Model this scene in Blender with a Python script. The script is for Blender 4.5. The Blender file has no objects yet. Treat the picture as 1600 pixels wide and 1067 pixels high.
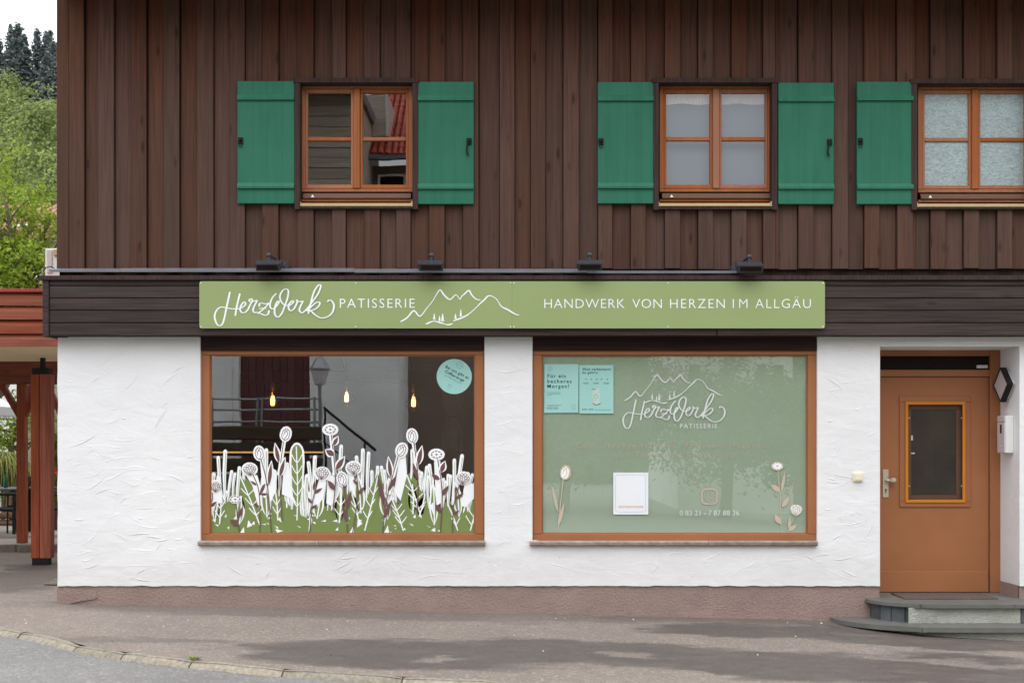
import bpy, bmesh, math, random
from mathutils import Vector, Matrix, noise
random.seed(7)
scene = bpy.context.scene
COL = scene.collection
# ------------------------------------------------------------------ camera, sky, sun, exposure
S, D, HOR, CZ = 165.0, 11.0, 700.0, 1.485      # pixels per metre on the facade, camera distance, horizon row, eye height
cam_d = bpy.data.cameras.new('camera'); cam = bpy.data.objects.new('camera', cam_d); COL.objects.link(cam)
cam.location = (0, -D, CZ); cam.rotation_euler = (math.radians(90), 0, 0)
cam_d.sensor_width = 36; cam_d.lens = 36 * D / (1600 / S); cam_d.shift_y = (HOR - 533.5) / 1600
cam_d.clip_end = 2000; scene.camera = cam
CLOUD = 20.3
SUN_EL, SUN_AZ = math.radians(56), math.radians(202)     # high, diffuse, a little left of the camera
world = bpy.data.worlds.new('World'); scene.world = world; world.use_nodes = True
wn = world.node_tree; wn.nodes.clear()
sky = wn.nodes.new('ShaderNodeTexSky'); sky.sky_type = 'NISHITA'; sky.sun_disc = False
sky.sun_elevation = SUN_EL; sky.sun_rotation = SUN_AZ; sky.dust_density = 6.0; sky.air_density = 1.0; sky.ozone_density = 1.0
hs = wn.nodes.new('ShaderNodeHueSaturation'); hs.inputs['Saturation'].default_value = 0.22
bg = wn.nodes.new('ShaderNodeBackground'); bg.inputs['Strength'].default_value = 0.15
wo = wn.nodes.new('ShaderNodeOutputWorld')
# overcast: an even, faintly mottled cloud deck over the clear sky
wtc = wn.nodes.new('ShaderNodeTexCoord'); wno = wn.nodes.new('ShaderNodeTexNoise'); wno.inputs['Scale'].default_value = 2.5; wno.inputs['Detail'].default_value = 5
wn.links.new(wtc.outputs['Generated'], wno.inputs['Vector'])
wmr = wn.nodes.new('ShaderNodeMapRange'); wmr.inputs[1].default_value = 0.3; wmr.inputs[2].default_value = 0.7; wmr.inputs[3].default_value = CLOUD*0.93; wmr.inputs[4].default_value = CLOUD*1.07
wn.links.new(wno.outputs[0], wmr.inputs[0])
wcc = wn.nodes.new('ShaderNodeVectorMath'); wcc.operation = 'SCALE'; wcc.inputs[0].default_value = (0.97, 0.99, 1.03); wn.links.new(wmr.outputs[0], wcc.inputs['Scale'])
# overcast luminance rises from horizon to zenith as (1 + 2 sin h) / 3
wsp = wn.nodes.new('ShaderNodeSeparateXYZ'); wn.links.new(wtc.outputs['Generated'], wsp.inputs[0])
wel = wn.nodes.new('ShaderNodeMapRange'); wel.inputs[1].default_value = 0.0; wel.inputs[2].default_value = 1.0; wel.inputs[3].default_value = 1/3; wel.inputs[4].default_value = 1.0; wn.links.new(wsp.outputs[2], wel.inputs[0])
wce = wn.nodes.new('ShaderNodeVectorMath'); wce.operation = 'SCALE'; wn.links.new(wcc.outputs[0], wce.inputs[0]); wn.links.new(wel.outputs[0], wce.inputs['Scale'])
wmx = wn.nodes.new('ShaderNodeMix'); wmx.data_type = 'RGBA'; wmx.inputs[0].default_value = 0.85
wn.links.new(sky.outputs[0], hs.inputs['Color']); wn.links.new(hs.outputs[0], wmx.inputs[6]); wn.links.new(wce.outputs[0], wmx.inputs[7]); wn.links.new(wmx.outputs[2], bg.inputs[0]); wn.links.new(bg.outputs[0], wo.inputs[0])
sun_d = bpy.data.lights.new('sun', 'SUN'); sun_d.energy = 0.5; sun_d.angle = math.radians(38); sun_d.color = (1, 0.97, 0.93)
sun = bpy.data.objects.new('sun', sun_d); COL.objects.link(sun); sun.location = (-8, -20, 20)
sun.rotation_euler = (math.radians(90) - SUN_EL, 0, math.radians(180) - SUN_AZ)
scene.view_settings.view_transform = 'Standard'; scene.view_settings.look = 'None'
scene.view_settings.exposure = 0.0; scene.view_settings.gamma = 1.0
scene.cycles.use_denoising = True
scene.cycles.max_bounces = 6; scene.cycles.diffuse_bounces = 3; scene.cycles.glossy_bounces = 4; scene.cycles.transparent_max_bounces = 24; scene.cycles.sample_clamp_indirect = 6
scene.cycles.caustics_reflective = False; scene.cycles.caustics_refractive = False

# ------------------------------------------------------------------ measuring helpers
def wx(px, y=0.0): return (px - 800) / S * (D + y) / D
def wz(py, y=0.0): return CZ + (HOR - py) / S * (D + y) / D
def rc(p0, p1, q0, q1, y): return wx(p0, y), wx(p1, y), wz(q1, y), wz(q0, y)      # x0,x1,z0,z1
def ground(x, y):
    xx = max(-9.0, min(9.0, x))
    z = 0.012 - 0.0207 * (xx + 4.3)
    if x < -4.3: z = 0.012 + (-(xx + 4.3)) * 0.002
    if xx > 2.8: z -= 0.03*(xx-2.8)
    if y < 0: z += max(y, -6.0) * 0.024
    return z
def gpix(px, py):
    y = 0.0
    for _ in range(40):
        z = ground(wx(px, y), y)
        y = (CZ - z) * S * D / (py - HOR) - D
    return wx(px, y), y

# ------------------------------------------------------------------ objects
BASE = {}
def thing(name, label, cat, loc=(0, 0, 0), group=None):
    o = bpy.data.objects.new(name, None); COL.objects.link(o); o.location = loc; o.empty_display_size = 0.2
    o['label'] = label; o['category'] = cat
    if group: o['group'] = group
    BASE[o.name] = Vector(loc); return o
def tag(o, label=None, cat=None, group=None, kind=None):
    if label: o['label'] = label
    if cat: o['category'] = cat
    if group: o['group'] = group
    if kind: o['kind'] = kind
    return o
class MB:
    def __init__(s): s.v = []; s.f = []; s.sm = []; s.mi = []; s.m = 0
    def add(s, verts, faces, smooth=False):
        n = len(s.v); s.v += [tuple(p) for p in verts]
        for f in faces: s.f.append([i + n for i in f]); s.sm.append(smooth); s.mi.append(s.m)
        return s
    def box(s, x0, x1, y0, y1, z0, z1):
        return s.add([(x0,y0,z0),(x1,y0,z0),(x1,y1,z0),(x0,y1,z0),(x0,y0,z1),(x1,y0,z1),(x1,y1,z1),(x0,y1,z1)],
              [(0,3,2,1),(4,5,6,7),(0,1,5,4),(1,2,6,5),(2,3,7,6),(3,0,4,7)])
    def cbox(s, x0, x1, y0, y1, z0, z1, c=0.004):
        bm = bmesh.new(); bmesh.ops.create_cube(bm, size=1)
        for v in bm.verts: v.co = Vector(((x0+x1)/2 + v.co.x*(x1-x0), (y0+y1)/2 + v.co.y*(y1-y0), (z0+z1)/2 + v.co.z*(z1-z0)))
        bmesh.ops.bevel(bm, geom=list(bm.edges), offset=min(c, 0.45*min(x1-x0, y1-y0, z1-z0)), segments=1, profile=0.5, affect='EDGES')
        bm.verts.index_update(); s.add([v.co for v in bm.verts], [[v.index for v in f.verts] for f in bm.faces]); bm.free(); return s
    def prism(s, poly, z0, z1):                      # polygon in xy, extruded in z
        n = len(poly); v = [(p[0], p[1], z0) for p in poly] + [(p[0], p[1], z1) for p in poly]
        f = [list(range(n))[::-1], list(range(n, 2*n))] + [(i, (i+1) % n, n+(i+1) % n, n+i) for i in range(n)]
        return s.add(v, f)
    def plate(s, poly, y0, y1):                      # polygon in xz, extruded in y
        n = len(poly); v = [(p[0], y0, p[1]) for p in poly] + [(p[0], y1, p[1]) for p in poly]
        f = [list(range(n)), list(range(n, 2*n))[::-1]] + [(i, n+i, n+(i+1) % n, (i+1) % n) for i in range(n)]
        return s.add(v, f)
    def flat(s, poly, y): return s.add([(p[0], y, p[1]) for p in poly], [list(range(len(poly)))])
    def xprism(s, poly, x0, x1):                     # polygon in yz, extruded in x
        n = len(poly); v = [(x0, p[0], p[1]) for p in poly] + [(x1, p[0], p[1]) for p in poly]
        f = [list(range(n))[::-1], list(range(n, 2*n))] + [(i, (i+1) % n, n+(i+1) % n, n+i) for i in range(n)]
        return s.add(v, f)
    def tube(s, path, r, n=8, smooth=True, caps=True):
        path = [Vector(p) for p in path]; rr = r if isinstance(r, (list, tuple)) else [r]*len(path)
        rings = []
        for i, p in enumerate(path):
            t = (path[min(i+1, len(path)-1)] - path[max(i-1, 0)]).normalized()
            a = t.cross(Vector((0.13, 0.31, 0.94)));
            if a.length < 0.1: a = t.cross(Vector((1, 0.2, 0)))
            a.normalize(); b = t.cross(a)
            rings.append([p + (a*math.cos(k*2*math.pi/n) + b*math.sin(k*2*math.pi/n))*rr[i] for k in range(n)])
        v = [q for ring in rings for q in ring]; f = []
        for i in range(len(path)-1):
            for k in range(n): f.append((i*n+k, i*n+(k+1) % n, (i+1)*n+(k+1) % n, (i+1)*n+k))
        s.add(v, f, smooth)
        if caps: s.add(rings[0], [list(range(n))[::-1]]); s.add(rings[-1], [list(range(n))])
        return s
    def bar(s, a, b, w, d, up=(0, 0, 1)):            # rectangular timber from a to b
        a, b = Vector(a), Vector(b); t = (b-a).normalized(); u = Vector(up)
        sx = t.cross(u)
        if sx.length < 0.05: sx = t.cross(Vector((0, 1, 0)))
        sx.normalize(); sz = sx.cross(t)
        v = []
        for p in (a, b):
            for (i, j) in ((-1,-1),(1,-1),(1,1),(-1,1)): v.append(p + sx*i*w/2 + sz*j*d/2)
        return s.add(v, [(0,1,2,3),(7,6,5,4),(0,4,5,1),(1,5,6,2),(2,6,7,3),(3,7,4,0)])
    def lathe(s, prof, c=(0,0,0), n=20, axis='z', smooth=True):
        c = Vector(c); v = []; f = []
        for (r, h) in prof:
            for k in range(n):
                a = 2*math.pi*k/n; p = (r*math.cos(a), r*math.sin(a), h)
                if axis == 'y': p = (p[0], p[2], p[1])
                if axis == 'x': p = (p[2], p[0], p[1])
                v.append(c + Vector(p))
        for i in range(len(prof)-1):
            for k in range(n): f.append((i*n+k, i*n+(k+1) % n, (i+1)*n+(k+1) % n, (i+1)*n+k))
        f2 = [list(range(n))[::-1], list(range((len(prof)-1)*n, len(prof)*n))]
        s.add(v, f, smooth); s.add(v[:n], [list(range(n))[::-1]]); s.add(v[-n:], [list(range(n))]); return s
    def ribbon(s, pts, w, y, dy=0.0, caps=True):     # flat stroke in the xz plane; w number or function(dirx, dirz, t)
        n = len(pts); L = []
        for i in range(n):
            a = pts[max(i-1, 0)]; b = pts[min(i+1, n-1)]; dx, dz = b[0]-a[0], b[1]-a[1]; l = math.hypot(dx, dz) or 1e-6
            dx /= l; dz /= l; ww = (w(dx, dz, i/(n-1)) if callable(w) else w)/2
            L.append((pts[i][0]-dz*ww, pts[i][1]+dx*ww, pts[i][0]+dz*ww, pts[i][1]-dx*ww, dx, dz, ww))
        v = []; f = []
        for i, q in enumerate(L):
            yy = y + dy*i/(n-1); v += [(q[0], yy, q[1]), (q[2], yy, q[3])]
        for i in range(n-1): f.append((2*i, 2*i+1, 2*i+3, 2*i+2))
        s.add(v, f)
        if caps:
            for q, p, sg, yy in ((L[0], pts[0], -1, y), (L[-1], pts[-1], 1, y+dy)):
                a0 = math.atan2(q[5]*sg, q[4]*sg)
                s.add([(p[0]+math.cos(a0-math.pi/2+math.pi*k/6)*q[6], yy, p[1]+math.sin(a0-math.pi/2+math.pi*k/6)*q[6]) for k in range(7)], [list(range(7))])
        return s
    def build(s, name, mat, parent=None, base=None, recalc=True):
        off = Vector((0, 0, 0))
        if parent is not None: off = BASE[parent.name]
        elif base is not None: off = Vector(base)
        me = bpy.data.meshes.new(name); me.from_pydata([tuple(Vector(p)-off) for p in s.v], [], s.f)
        mats = mat if isinstance(mat, (list, tuple)) else [mat]
        for m in mats: me.materials.append(m)
        me.polygons.foreach_set('use_smooth', s.sm)
        if len(mats) > 1: me.polygons.foreach_set('material_index', s.mi)
        me.update()
        if recalc and len(s.f) < 30000:
            bm = bmesh.new(); bm.from_mesh(me); bmesh.ops.recalc_face_normals(bm, faces=list(bm.faces)); bm.to_mesh(me); bm.free()
        o = bpy.data.objects.new(name, me); COL.objects.link(o)
        if parent is not None: o.parent = parent
        elif base is not None: o.location = base
        BASE[o.name] = off
        return o
def one(name, mat, parent, fn, *a, base=None, **k):
    m = MB(); getattr(m, fn)(*a, **k); return m.build(name, mat, parent, base)

# ------------------------------------------------------------------ materials
def lin(r, g, b):
    f = lambda c: (c/255/12.92 if c/255 <= 0.04045 else ((c/255+0.055)/1.055)**2.4)
    return (f(r), f(g), f(b), 1)
class NT:
    def __init__(s, name):
        s.m = bpy.data.materials.new(name); s.m.use_nodes = True; s.t = s.m.node_tree; s.t.nodes.clear()
        s.out = s.t.nodes.new('ShaderNodeOutputMaterial'); s.p = s.t.nodes.new('ShaderNodeBsdfPrincipled'); s.l(s.p.outputs[0], s.out.inputs[0])
    def n(s, ty, **k):
        o = s.t.nodes.new('ShaderNode'+ty)
        for a, b in k.items(): setattr(o, a, b)
        return o
    def l(s, a, b): s.t.links.new(a, b)
    def inp(s, node, key, val):
        if hasattr(val, 'is_output') or isinstance(val, bpy.types.NodeSocket): s.l(val, node.inputs[key])
        else: node.inputs[key].default_value = val
    def math(s, op, a, b=0.0, c=None, clamp=False):
        o = s.n('Math', operation=op, use_clamp=clamp); s.inp(o, 0, a); s.inp(o, 1, b)
        if c is not None: s.inp(o, 2, c)
        return o.outputs[0]
    def mix(s, f, a, b, mode='MIX'):
        o = s.n('Mix', data_type='RGBA', blend_type=mode); s.inp(o, 0, f); s.inp(o, 6, a); s.inp(o, 7, b); return o.outputs[2]
    def coord(s, kind='Object', scale=(1,1,1), rnd=0.0):
        tc = s.n('TexCoord'); mp = s.n('Mapping'); s.l(tc.outputs[kind], mp.inputs[0]); mp.inputs['Scale'].default_value = scale
        if rnd:
            oi = s.n('ObjectInfo'); cb = s.n('CombineXYZ'); r = s.math('MULTIPLY', oi.outputs['Random'], rnd)
            for i in range(3): s.l(r, cb.inputs[i])
            s.l(cb.outputs[0], mp.inputs['Location'])
        return mp.outputs[0]
    def noise(s, vec, scale, detail=4, rough=0.55, dist=0.0):
        o = s.n('TexNoise'); s.l(vec, o.inputs['Vector']); o.inputs['Scale'].default_value = scale
        o.inputs['Detail'].default_value = detail; o.inputs['Roughness'].default_value = rough; o.inputs['Distortion'].default_value = dist
        return o.outputs[0]
    def ramp(s, f, lo, hi, a=0.0, b=1.0):
        o = s.n('MapRange'); s.inp(o, 0, f); o.inputs[1].default_value = lo; o.inputs[2].default_value = hi; o.inputs[3].default_value = a; o.inputs[4].default_value = b
        return o.outputs[0]
    def bump(s, h, strength=0.3, dist=0.01, prev=None):
        o = s.n('Bump'); o.inputs['Strength'].default_value = strength; o.inputs['Distance'].default_value = dist; s.l(h, o.inputs['Height'])
        if prev is not None: s.l(prev, o.inputs['Normal'])
        return o.outputs[0]
    def fin(s, color=None, rough=None, normal=None, **k):
        if color is not None: s.inp(s.p, 'Base Color', color)
        if rough is not None: s.inp(s.p, 'Roughness', rough)
        if normal is not None: s.l(normal, s.p.inputs['Normal'])
        for a, b in k.items(): s.inp(s.p, a.replace('_', ' '), b)
        return s.m
def simple(name, col, rough=0.6, var=0.12, scale=8.0, bump=0.1, bscale=60.0, metal=0.0, rnd=0.1, spec=0.22):
    t = NT(name); c = t.coord('Object', rnd=5.0)
    n1 = t.noise(c, scale, 5); n2 = t.noise(c, bscale, 3)
    dark = tuple(v*(1-var) for v in col[:3])+(1,); lite = tuple(min(1, v*(1+var)) for v in col[:3])+(1,)
    cc = t.mix(t.ramp(n1, 0.3, 0.7), dark, lite)
    if rnd:
        oi = t.n('ObjectInfo'); hv = t.n('HueSaturation'); t.l(t.ramp(oi.outputs['Random'], 0, 1, 1-rnd, 1+rnd), hv.inputs['Value']); t.l(cc, hv.inputs['Color']); cc = hv.outputs[0]
    return t.fin(cc, t.ramp(n1, 0.2, 0.8, max(0.02, rough-0.07), min(1, rough+0.07)), t.bump(n2, bump, 0.004), Metallic=metal, Specular_IOR_Level=spec)
def wood(name, a, b, c, axis='z', grain=70.0, rough=0.7, knots=1.0, rnd=0.35, streak=1.0, fresh=None):
    t = NT(name); lo = 1.6
    sc = {'z': (grain, grain, lo), 'x': (lo, grain, grain), 'y': (grain, lo, grain)}[axis]
    base = t.coord('Object', rnd=37.0)
    mp = t.n('Mapping'); t.l(base, mp.inputs[0]); mp.inputs['Scale'].default_value = sc
    warp = t.noise(base, 2.0, 2)
    fine = t.noise(mp.outputs[0], 1.0, 4, 0.6, 0.4)
    sc2 = tuple(v*(0.12 if v > 5 else 0.55) for v in sc); mp2 = t.n('Mapping'); t.l(base, mp2.inputs[0]); mp2.inputs['Scale'].default_value = sc2
    broad = t.noise(mp2.outputs[0], 1.0, 4, 0.6, 0.6)
    col = t.mix(t.ramp(broad, 0.32, 0.68), a, b)
    col = t.mix(t.ramp(fine, 0.40, 0.66, 0, 0.75*streak), col, c)
    if fresh:                                      # sheltered boards keep more of their red stain
        sp = t.n('SeparateXYZ'); t.l(t.coord('Object'), sp.inputs[0]); zz = t.math('ADD', sp.outputs[2], t.math('MULTIPLY', broad, 0.9))
        col = t.mix(t.ramp(zz, 4.9, 6.3, 0, 0.8), col, t.mix(t.ramp(fine, 0.35, 0.7), fresh, c))
    # knots
    ks = {'z': (7.0, 7.0, 2.1), 'x': (2.1, 7.0, 7.0), 'y': (7.0, 2.1, 7.0)}[axis]
    mk = t.n('Mapping'); t.l(base, mk.inputs[0]); mk.inputs['Scale'].default_value = ks
    vo = t.n('TexVoronoi'); t.l(mk.outputs[0], vo.inputs['Vector']); vo.inputs['Scale'].default_value = 1.0
    kn = t.ramp(vo.outputs['Distance'], 0.05, 0.16, 0.8*knots, 0.0)
    col = t.mix(kn, col, tuple(v*0.35 for v in c[:3])+(1,))
    oi = t.n('ObjectInfo'); hv = t.n('HueSaturation'); t.l(col, hv.inputs['Color'])
    t.l(t.ramp(oi.outputs['Random'], 0, 1, 1-rnd, 1+rnd*0.8), hv.inputs['Value'])
    r2 = t.math('FRACT', t.math('MULTIPLY', oi.outputs['Random'], 17.31)); t.l(t.ramp(r2, 0, 1, 0.85, 1.1), hv.inputs['Saturation'])
    return t.fin(hv.outputs[0], t.ramp(fine, 0.3, 0.7, rough-0.08, rough+0.12), t.bump(fine, 0.35, 0.003), Specular_IOR_Level=0.14)
M = {}
M['clad'] = wood('brown stained cladding', lin(85, 61, 52), lin(95, 69, 59), lin(68, 48, 41), 'z', knots=0.85, rnd=0.14, streak=0.7, fresh=lin(110, 64, 48))
M['fascia'] = wood('dark stained fascia', lin(66, 56, 56), lin(78, 66, 64), lin(46, 38, 38), 'x', knots=0.5, rnd=0.14)
M['trim'] = wood('dark brown trim', lin(66, 50, 48), lin(76, 58, 54), lin(44, 33, 32), 'z', knots=0.2, rnd=0.1)
M['lintel'] = wood('dark lintel', lin(52, 38, 38), lin(64, 46, 44), lin(40, 28, 28), 'x', knots=0.2, rnd=0.1)
M['frame'] = wood('orange brown window wood', lin(164, 99, 62), lin(177, 110, 71), lin(140, 81, 50), 'z', grain=90, rough=0.42, knots=0.0, rnd=0.08, streak=0.7)
M['redwood'] = wood('red brown pergola wood', lin(156, 74, 44), lin(172, 88, 54), lin(108, 48, 30), 'z', rough=0.55, knots=0.7, rnd=0.18)
M['redwood_x'] = wood('red brown pergola boards', lin(150, 82, 62), lin(164, 94, 72), lin(118, 62, 46), 'x', rough=0.6, knots=0.5, rnd=0.1)
M['plywood'] = wood('raw larch soffit', lin(226, 202, 160), lin(232, 212, 174), lin(204, 176, 134), 'x', rough=0.7, knots=0.3, rnd=0.05)
M['log'] = wood('weathered log', lin(126, 96, 76), lin(146, 112, 88), lin(90, 68, 54), 'x', rough=0.8, knots=0.6, rnd=0.2)
M['darklog'] = wood('dark weathered log', lin(70, 62, 50), lin(88, 78, 62), lin(46, 40, 34), 'x', rough=0.8, knots=0.6, rnd=0.2)
M['shingle'] = wood('grey brown boards', lin(198, 186, 170), lin(212, 200, 184), lin(152, 138, 122), 'x', rough=0.8, knots=0.2, rnd=0.2)
M['paintbrown'] = simple('brown paint', lin(163, 107, 72), 0.45, 0.07, 2.2, 0.12, 120, rnd=0.03)
M['orange'] = simple('orange trim paint', lin(206, 128, 40), 0.45, 0.04, 5.0, 0.05, 100, rnd=0.0)
def shutter_paint():
    t = NT('green shutter paint'); c = t.coord('Object', (14, 14, 0.9), rnd=9.0); st = t.noise(c, 1.0, 5, 0.65); ob = t.coord('Object', rnd=4.0); n1 = t.noise(ob, 2.2, 4); n2 = t.noise(ob, 30, 5, 0.7)
    sp = t.n('SeparateXYZ'); t.l(t.coord('Object'), sp.inputs[0]); gr = t.math('FRACT', t.math('MULTIPLY', sp.outputs[0], 7.4)); gv = t.math('LESS_THAN', gr, 0.025)
    col = t.mix(t.ramp(st, 0.3, 0.7), lin(36, 101, 78), lin(44, 113, 90)); col = t.mix(t.ramp(n1, 0.4, 0.75, 0, 0.35), col, lin(62, 122, 104)); col = t.mix(t.ramp(n2, 0.66, 0.78, 0, 0.4), col, lin(30, 78, 62))
    col = t.mix(t.math('MULTIPLY', gv, 0.35), col, lin(24, 66, 52))
    return t.fin(col, t.ramp(n1, 0.3, 0.7, 0.42, 0.6), t.bump(st, 0.2, 0.004, t.bump(gv, -0.4, 0.004)), Specular_IOR_Level=0.22)
M['green'] = shutter_paint()
M['signgreen'] = simple('sage green sign', lin(150, 166, 114), 0.38, 0.025, 1.2, 0.0, 10, rnd=0.0)
M['white'] = simple('white vinyl', (0.93, 0.94, 0.95, 1), 0.5, 0.02, 5, 0.0, 10, rnd=0.0)
M['softwhite'] = simple('white lettering film', (0.72, 0.75, 0.72, 1), 0.5, 0.02, 5, 0.0, 10, rnd=0.0)
M['roseink'] = simple('pale rose lettering', lin(196, 178, 158), 0.5, 0.03, 5, 0.0, 10, rnd=0.0)
M['rose'] = simple('dusty rose vinyl', lin(198, 184, 164), 0.5, 0.03, 5, 0.0, 10, rnd=0.0)
M['mauve'] = simple('mauve brown vinyl', lin(112, 80, 80), 0.5, 0.03, 5, 0.0, 10, rnd=0.0)
M['decalgreen'] = simple('leaf green vinyl', lin(124, 140, 82), 0.5, 0.03, 2, 0.0, 10, rnd=0.0)
M['mint'] = simple('mint paper', lin(160, 207, 201), 0.5, 0.03, 3, 0.0, 10, rnd=0.0)
M['ink'] = simple('dark ink', lin(30, 50, 56), 0.6, 0.05, 5, 0.0, 10, rnd=0.0)
M['greyink'] = simple('faint ink', lin(110, 160, 160), 0.6, 0.05, 5, 0.0, 10, rnd=0.0)
M['paper'] = simple('white paper', (0.85, 0.87, 0.9, 1), 0.6, 0.02, 4, 0.0, 10, rnd=0.0)
M['pinkink'] = simple('pink ink', lin(236, 150, 130), 0.6, 0.02, 4, 0.0, 10, rnd=0.0)
M['cup'] = simple('cup print', lin(190, 212, 200), 0.6, 0.1, 20, 0.0, 10, rnd=0.0)
M['alu'] = simple('grey zinc flashing', lin(122, 124, 132), 0.4, 0.08, 6, 0.1, 40, metal=0.3, rnd=0.06)
M['cream'] = simple('cream metal', lin(196, 172, 130), 0.45, 0.06, 6, 0.05, 60, rnd=0.0)
M['bronze'] = simple('bronze drip rail', lin(104, 76, 62), 0.4, 0.05, 6, 0.05, 60, rnd=0.0)
M['iron'] = simple('black iron', lin(34, 32, 34), 0.5, 0.2, 20, 0.3, 120, metal=0.2, rnd=0.0)
M['lampblack'] = simple('black lamp housing', lin(62, 64, 71), 0.35, 0.15, 20, 0.1, 120, rnd=0.0, spec=0.4)
M['chairblack'] = simple('black rattan', lin(38, 38, 42), 0.5, 0.2, 40, 0.5, 150, rnd=0.1)
M['ivory'] = simple('ivory plastic', lin(236, 228, 200), 0.4, 0.02, 5, 0.0, 10, rnd=0.0)
M['nickel'] = simple('champagne door fitting', lin(212, 202, 184), 0.3, 0.05, 10, 0.05, 60, metal=0.4, rnd=0.0)
M['mailwhite'] = simple('white enamel', (0.8, 0.8, 0.78, 1), 0.35, 0.03, 4, 0.02, 60, rnd=0.0)
M['mailgrey'] = simple('grey enamel', lin(206, 200, 202), 0.4, 0.03, 4, 0.02, 60, rnd=0.0)
M['dark'] = simple('dark interior', lin(52, 46, 44), 0.8, 0.2, 3, 0.1, 30)
M['darkpanel'] = simple('dark transom panel', lin(36, 27, 27), 0.5, 0.2, 6, 0.1, 50, spec=0.1)
M['sillstone'] = simple('grey brown sill stone', lin(158, 146, 136), 0.8, 0.25, 14, 0.8, 45, rnd=0.08)
M['slate'] = simple('grey step stone', lin(108, 109, 105), 0.55, 0.14, 5, 0.25, 90, rnd=0.06)
M['darkslate'] = simple('dark riser stone', lin(92, 96, 98), 0.6, 0.2, 7, 0.5, 60, rnd=0.2)
M['mat'] = simple('ribbed door mat', lin(98, 88, 84), 0.9, 0.25, 40, 0.8, 160, rnd=0.0)
M['kerb'] = simple('granite kerb', lin(150, 142, 128), 0.85, 0.28, 30, 0.8, 70, rnd=0.12)
M['redcap'] = simple('red brown metal cap', lin(166, 72, 62), 0.4, 0.06, 4, 0.05, 50, rnd=0.0)
M['maroon'] = simple('maroon gate boards', lin(98, 62, 62), 0.6, 0.12, 5, 0.1, 60)
M['galv'] = simple('galvanised pipe', lin(150, 152, 154), 0.4, 0.1, 10, 0.1, 50, metal=0.6)
M['canvas'] = simple('white canvas', (0.82, 0.82, 0.84, 1), 0.8, 0.03, 3, 0.1, 80)
M['rooftile'] = simple('red roof tile', lin(176, 82, 64), 0.6, 0.3, 6, 0.3, 60, rnd=0.25)
M['oldtile'] = simple('weathered terracotta tile', lin(156, 116, 98), 0.8, 0.3, 5, 0.4, 40, rnd=0.2)
M['browntile'] = simple('brown tile', lin(122, 96, 88), 0.8, 0.3, 6, 0.4, 40, rnd=0.2)
M['creamwall'] = simple('cream house plaster', lin(206, 200, 186), 0.9, 0.08, 1.5, 0.3, 30)
M['whitewall'] = simple('white house plaster', lin(236, 236, 236), 0.9, 0.08, 1.2, 0.5, 12)
M['greywall'] = simple('patio paving', lin(168, 158, 148), 0.85, 0.15, 3, 0.3, 40)
M['patiokerb'] = simple('patio kerb', lin(126, 116, 106), 0.85, 0.3, 12, 0.6, 60)
M['bark'] = simple('bark', lin(112, 104, 92), 0.9, 0.4, 14, 0.9, 30)
M['brass'] = simple('brass', lin(190, 150, 90), 0.35, 0.1, 10, 0.05, 50, metal=0.8)
M['fabric'] = simple('grey blue curtain', lin(206, 198, 202), 0.9, 0.1, 6, 0.2, 80)
M['blind'] = simple('pale blind', lin(100, 112, 124), 0.9, 0.03, 3, 0.1, 80)
M['floorwood'] = simple('shop floor', lin(110, 84, 64), 0.5, 0.2, 3, 0.1, 40)
M['shopwall'] = simple('shop wall', lin(136, 118, 106), 0.9, 0.1, 2, 0.1, 30)
M['bottle'] = simple('green bottle', lin(40, 110, 80), 0.2, 0.1, 5, 0, 10)
M['redflower'] = simple('red petals', lin(214, 40, 60), 0.6, 0.2, 9, 0, 10)
def emis(name, col, st):
    t = NT(name); t.inp(t.p, 'Base Color', col); t.inp(t.p, 'Emission Color', col); t.inp(t.p, 'Emission Strength', st); return t.m
M['filament'] = emis('glowing filament', (1, 0.52, 0.15, 1), 9.0)
M['filament2'] = emis('pale filament', (1, 0.70, 0.34, 1), 8.0)
M['led'] = emis('warm light strip', (1, 0.55, 0.18, 1), 0.9)
def glass(name, f0, tint=(1,1,1,1), wob=0.02, wscale=1.2, rough=0.0):
    t = NT(name); t.t.nodes.remove(t.p)
    tr = t.n('BsdfTransparent'); tr.inputs[0].default_value = tint; gl = t.n('BsdfGlossy'); gl.inputs['Roughness'].default_value = rough
    lw = t.n('LayerWeight'); lw.inputs[0].default_value = 0.5
    f = t.math('ADD', t.math('MULTIPLY', t.math('POWER', lw.outputs['Facing'], 5.0), 1-f0), f0, clamp=True)
    c = t.coord('Object'); b = t.bump(t.noise(c, wscale, 2), wob, 0.1); t.l(b, gl.inputs['Normal'])
    mx = t.n('MixShader'); t.l(f, mx.inputs[0]); t.l(tr.outputs[0], mx.inputs[1]); t.l(gl.outputs[0], mx.inputs[2]); t.l(mx.outputs[0], t.out.inputs[0]); return t.m
M['glass'] = glass('window glass', 0.24, wob=0.008)
M['leftglass'] = glass('reflective shop glass', 0.33, wob=0.008)
M['blindglass'] = glass('dull window glass', 0.14)
M['upglass'] = glass('upper window glass', 0.23, wob=0.007)
M['bulb'] = glass('bulb glass', 0.16, (1, 0.86, 0.66, 1))
def frosted():
    t = NT('patterned frosted glass'); c = t.coord('Object', (1, 1, 1.3)); n1 = t.noise(c, 27, 2, 0.5, 1.2)
    v = t.n('TexVoronoi', feature='SMOOTH_F1'); t.l(c, v.inputs['Vector']); v.inputs['Scale'].default_value = 42
    h = t.math('ADD', n1, v.outputs['Distance'])
    return t.fin(t.mix(t.ramp(n1, 0.35, 0.7), lin(146, 160, 162), lin(172, 186, 190)), 0.2, t.bump(h, 0.35, 0.010), Specular_IOR_Level=0.5)
M['frost'] = frosted()
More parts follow.
